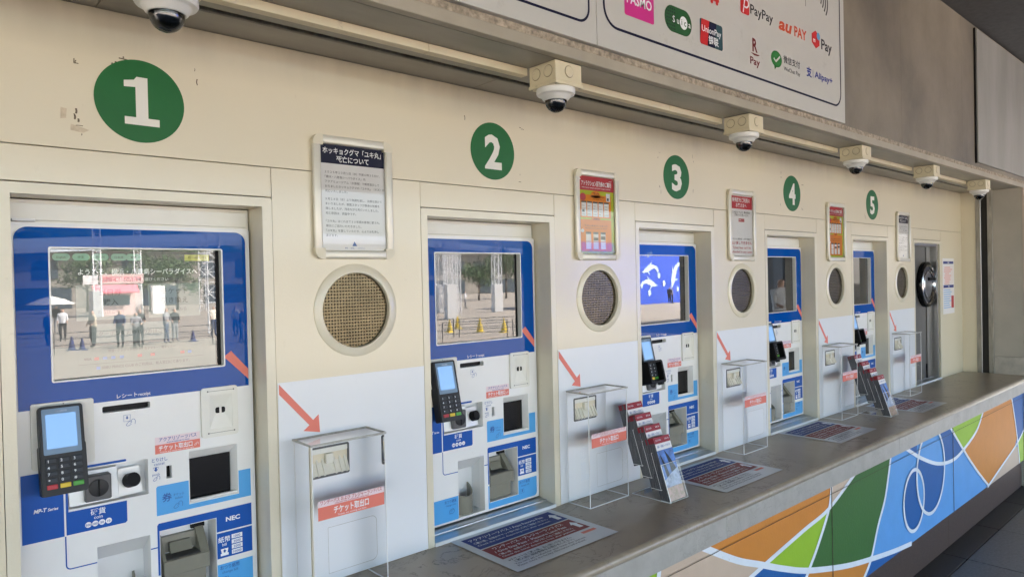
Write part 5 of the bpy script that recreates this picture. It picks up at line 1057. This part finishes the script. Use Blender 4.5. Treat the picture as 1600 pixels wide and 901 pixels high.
person(40.3, 50.7, PLAZA, F - .6, 'white', 'grey', 'person in white shirt alone in the second screen', arm=.4)
person(55.5, 38.0, PLAZA, F + .5, 'black', 'black', 'person in black standing before the blue mural wall, left of a pair', h=1.62)
person(55.95, 38.0, PLAZA, F - .5, 'grey', 'black', 'person in grey standing before the blue mural wall, right of a pair', h=1.62)
person(13.8, 5.4, FLOOR - 0.012, F + .5, 'white', 'navy', 'person in white shirt reflected large in the fourth screen', arm=.7, h=1.72, fat=1.1)
person(6.7, 32.4, PLAZA, F + .5, 'navy', 'black', 'person in navy top in the queue, between the beige and black tops', arm=.5)
person(9.3, 33.6, PLAZA, F - .3, 'black', 'grey', 'person in black top at the right end of the queue', arm=.3, h=1.62)
person(4.6, 36.5, PLAZA, F + .9, 'denim', 'black', 'person in blue top beside the white shirted walker', h=1.6)
person(7.2, 31.8, PLAZA, F, 'grey', 'black', 'person in grey top in front of the queue', arm=.8, h=1.58)
def cone(x, D, m, h, label):
    t = thing('traffic_cone', label, 'traffic cone', (x, -D, PLAZA), 0, 'traffic cones on the plaza')
    b = MB(); b.lathe([(0.15 * h / .6, 0.03), (0.03, h), (0.0, h)], 16); b.build('cone_body', PM[m], t, smooth=40); MB().cbox(-.19, .19, -.19, .19, 0, .03, .005).build('cone_foot', PM[m], t)
for i, (x, D, m, h, w_) in enumerate(((4.9, 32.7, 'cone_n', .6, 'navy traffic cone at the far left of the first screen'), (5.25, 32.5, 'cone_n', .5, 'navy traffic cone, second from the left in the first screen'), (9.9, 32.9, 'cone_n', .55, 'navy traffic cone right of the queue in the first screen'), (20.4, 26.5, 'cone_y', .65, 'yellow traffic cone leftmost in the second screen'), (22.2, 28.2, 'cone_y', .7, 'yellow traffic cone behind the leftmost one in the second screen'), (21.25, 25.1, 'cone_y', .75, 'yellow traffic cone in the middle of the second screen'), (21.9, 24.0, 'cone_y', .7, 'yellow traffic cone at the right of the second screen'))): cone(x, D, m, h, w_)
for i, (xa, Da, xb, Db) in enumerate(((15.5, 24.5, 18.5, 23.6), (18.7, 23.5, 21.7, 22.6), (16.5, 21.8, 19.5, 21.0), (19.7, 20.9, 22.7, 20.1), (4.0, 31.0, 7.0, 31.0), (7.2, 31.0, 10.2, 31.0))):
    L = math.hypot(xb - xa, Db - Da); t = thing('queue_barrier', f'dark steel queue barrier before the {"second" if i < 4 else "first"} window, {("first", "second", "third", "fourth", "first", "second")[i]} in line', 'barrier', (xa, -Da, PLAZA), math.atan2(-(Db - Da), xb - xa), 'queue barriers on the plaza')
    b = MB()
    for z in (.35, .6, .85): b.tube([(0, 0, z), (L, 0, z)], .02, 6)
    b.split('rail', PM['rail'], t)
    for u in (0.02, L - .02): b = MB(); b.tube([(u, 0, 0), (u, 0, .87)], .022, 6); b.build('post', PM['rail'], t)
# crepe kiosk
k = thing('crepe_kiosk', 'pink roofed crepe kiosk mirrored in the first screen', 'kiosk', (13.9, -75.5, PLAZA))
MB().box(0, 3.6, -2.5, 0, 0, 2.45).build('kiosk_wall', PM['kiosk'], k); MB().box(0.5, 3.1, -0.02, 0.03, 1.0, 2.0).build('serving_window', PM['glassb'], k)
b = MB(); b.add([(-.2, 0.9, 2.35), (3.8, 0.9, 2.35), (3.8, -.1, 3.05), (-.2, -.1, 3.05), (-.2, .9, 2.2), (3.8, .9, 2.2)], [(0, 1, 2, 3), (4, 5, 1, 0)]); b.build('awning', PM['pink'], k)
sb = MB().box(0.5, 4.4, -0.12, 0.0, 3.15, 4.1).build('roof_sign', PM['kiosk'], k)
b = MB(); b.text('MARION CREPES', 0, 3.4, 0.62, 0, 'C', fit=3.4, bold=.02); b.v = [(2.45 - x, 0.02, z) for x, y, z in b.v]; b.build('sign_lettering', PM['pink'], sb)
MB().box(-0.9, 0.35, -.12, 0, 3.1, 4.0).build('white_board', PM['cover'], k)
MB().box(5.2, 6.4, -.6, 0, 0, 2.9).build('white_cabinet', PM['cover'], k)
pz = thing('parasol', 'cream parasol at the left of the first screen', 'parasol', (6.4, -48.1, PLAZA))
b = MB(); b.lathe([(1.3, 1.75), (0.7, 2.05), (0.02, 2.25)], 10); b.build('canopy', PM['para'], pz); b = MB(); b.tube([(0, 0, 0), (0, 0, 2.25)], .025, 6); b.build('pole', PM['rail'], pz)
# trees
def tree(x, D, h, r, label, seed):
    random.seed(seed); t = thing('plaza_tree', label, 'tree', (x, -D, PLAZA), 0, 'trees on the plaza')
    b = MB(); b.tube([(0, 0, 0), (.05, .03, h * .3), (.0, .1, h * .6), (.1, 0, h * .85)], [.16, .13, .08, .03], 7)
    tips = []
    for i in range(9):
        a = 2 * F * i / 9 + random.uniform(-.3, .3); z = h * random.uniform(.3, .6); p = Vector((math.cos(a) * r * .75, math.sin(a) * r * .75, z + r * random.uniform(.2, .9))); b.tube([(0, 0.05, z), p * .5 + Vector((0, 0, z * .5)), p], [.06, .04, .015], 5); tips.append(p)
    b.build('trunk', PM['bark'], t, smooth=60)
    b = MB()
    for i in range(2600):
        cc = random.choice(tips + [Vector((0, 0, h * .75)), Vector((0, 0, h * .6))]); d = Vector((random.gauss(0, 1), random.gauss(0, 1), random.gauss(0, .8))); p = cc + d * r * .26
        a, c_ = Vector((random.gauss(0, 1), random.gauss(0, 1), random.gauss(0, 1))).normalized() * .13, Vector((random.gauss(0, 1), random.gauss(0, 1), random.gauss(0, 1))).normalized() * .11
        b.add([p - a, p - c_, p + a, p + c_], [(0, 1, 2, 3)])
    b.build('crown', PM['leaf'], t)
for i, a in enumerate(((16.3, 92, 7.2, 2.6, 'leafy tree left of the kiosk in the first screen'), (20.8, 83, 7.0, 2.8, 'leafy tree right of the kiosk in the first screen'), (24.5, 86, 6.6, 2.4, 'leafy tree behind the right towers in the first screen'), (58.3, 70.8, 5.4, 2.2, 'small tree in the second screen'), (66, 74, 7.5, 2.8, 'larger tree behind the small one in the second screen'), (74, 24, 7.5, 3.0, 'dark tree mirrored in the fourth screen'))): tree(*a, 20 + i)
# buildings and hill beyond
bd = thing('plaza_building', 'long beige building with curved pale roof beyond the plaza', 'building', (0, -112, PLAZA))
MB().box(-40, 110, -18, 0, 0, 8.2).build('building_wall', PM['facade'], bd)
for i in range(26): MB().box(-36 + i * 5.5, -33 + i * 5.5, -0.02, 0.12, 4.2, 6.8).build('window', PM['glassb'], bd)
for i in range(10): MB().box(-34 + i * 14, -24 + i * 14, -0.02, 0.14, 0.1, 3.0).build('shopfront', PM['glassb'], bd)
b = MB(); n = 40; vs = []
for i in range(n + 1):
    x = -45 + 160 * i / n; z = 9.0 + 1.6 * math.cos((x - 62) / 26.0)
    vs += [(x, 1.5, z - .8), (x, 1.5, z), (x, -10, z + 1.8), (x, -20, z + .5)]
b.add(vs, [(i * 4 + j, (i + 1) * 4 + j, (i + 1) * 4 + j + 1, i * 4 + j + 1) for i in range(n) for j in range(3)]); fixnormals(b.build('curved_roof', PM['roof'], bd, smooth=60))
b = MB(); random.seed(99)
ico = bmesh.new(); bmesh.ops.create_icosphere(ico, subdivisions=1, radius=1.0); ico.verts.index_update(); iv = [v.co.copy() for v in ico.verts]; fi = [[v.index for v in f.verts] for f in ico.faces]; ico.free()
for i in range(1700):
    x = random.uniform(-140, 330); q = random.random(); D = 150 + 110 * q; z = PLAZA + 3 + 26 * q * (0.8 + 0.25 * math.sin(x / 37)) * (1.0 if x < 50 else max(0.25, 1 - (x - 50) / 60)) + random.uniform(-1, 1); r = random.uniform(2.2, 4.6)
    b.add([(x + v.x * r * random.uniform(.75, 1.2), -D + v.y * r, z + v.z * r * random.uniform(.75, 1.25)) for v in iv], fi)
tag(b.build('wooded_hill', PM['hill']), 'dark wooded hillside beyond the long building', 'forest', None, 'stuff')
mw = thing('mural_building', 'blue wall painted with pale dolphins mirrored in the third screen', 'building', (44, -39.2, PLAZA))
MB().box(0, 19, -6, 0, 0, 5.8).build('blue_wall', PM['mural'], mw)
def dolphin(u, v, s, a, fl):
    pts = spline([(-.9, -.15), (-.72, .12), (-.3, .30), (.15, .32), (.55, .18), (.82, .0), (1.02, -.06), (.84, -.14), (.5, -.16), (.1, -.06), (-.35, .02), (-.62, -.08), (-.70, -.32), (-.9, -.15)], 4)[:-1]
    fin = [(-.05, .30), (-.22, .56), (.18, .30)]; fl2 = [(.28, -.10), (.10, -.42), (.42, -.14)]
    b = MB()
    for poly in (pts, fin, fl2): b.shape([(u + s * ((p[0] * math.cos(a) - p[1] * math.sin(a)) * fl), v + s * (p[0] * math.sin(a) + p[1] * math.cos(a))) for p in poly], -0.02)
    b.v = [(x, 0.02, z) for x, y, z in b.v]; b.build('painted_dolphin', PM['dolph'], mw)
for a in ((10.2, 3.35, 1.4, -.1, -1), (9.8, 1.95, 1.4, -.05, 1), (14.3, 2.9, 1.7, -1.0, -1), (5.8, 3.4, 1.2, .2, -1), (17.2, 3.8, 1.1, .3, 1)): dolphin(*a)
b = MB()
for (u, v, r) in ((11.5, 2.76, .30), (12.3, 1.97, .30), (13.2, 1.04, .30), (9.96, 1.08, .32), (14.6, 1.35, .26), (9.83, 4.76, .22), (10.26, 4.88, .22)): b.shape(circ(u, v, r * .75, 14, r), 0)
b.v = [(x, 0.02, z) for x, y, z in b.v]; b.split('painted_bubble', PM['dolph'], mw)
db = thing('dark_arcade', 'dark shaded arcade building mirrored in the fourth and fifth screens', 'building', (31, -11, PLAZA))
MB().box(0, 32, -8, 0, 0, 7).build('arcade_wall', PM['darkb'], db)
for i in range(4): MB().cbox(-0.5, -0.02, -1.2 - 2.1 * i, -0.7 - 2.1 * i, 0, 6.5, .02).build('column', PM['glassb'], db)
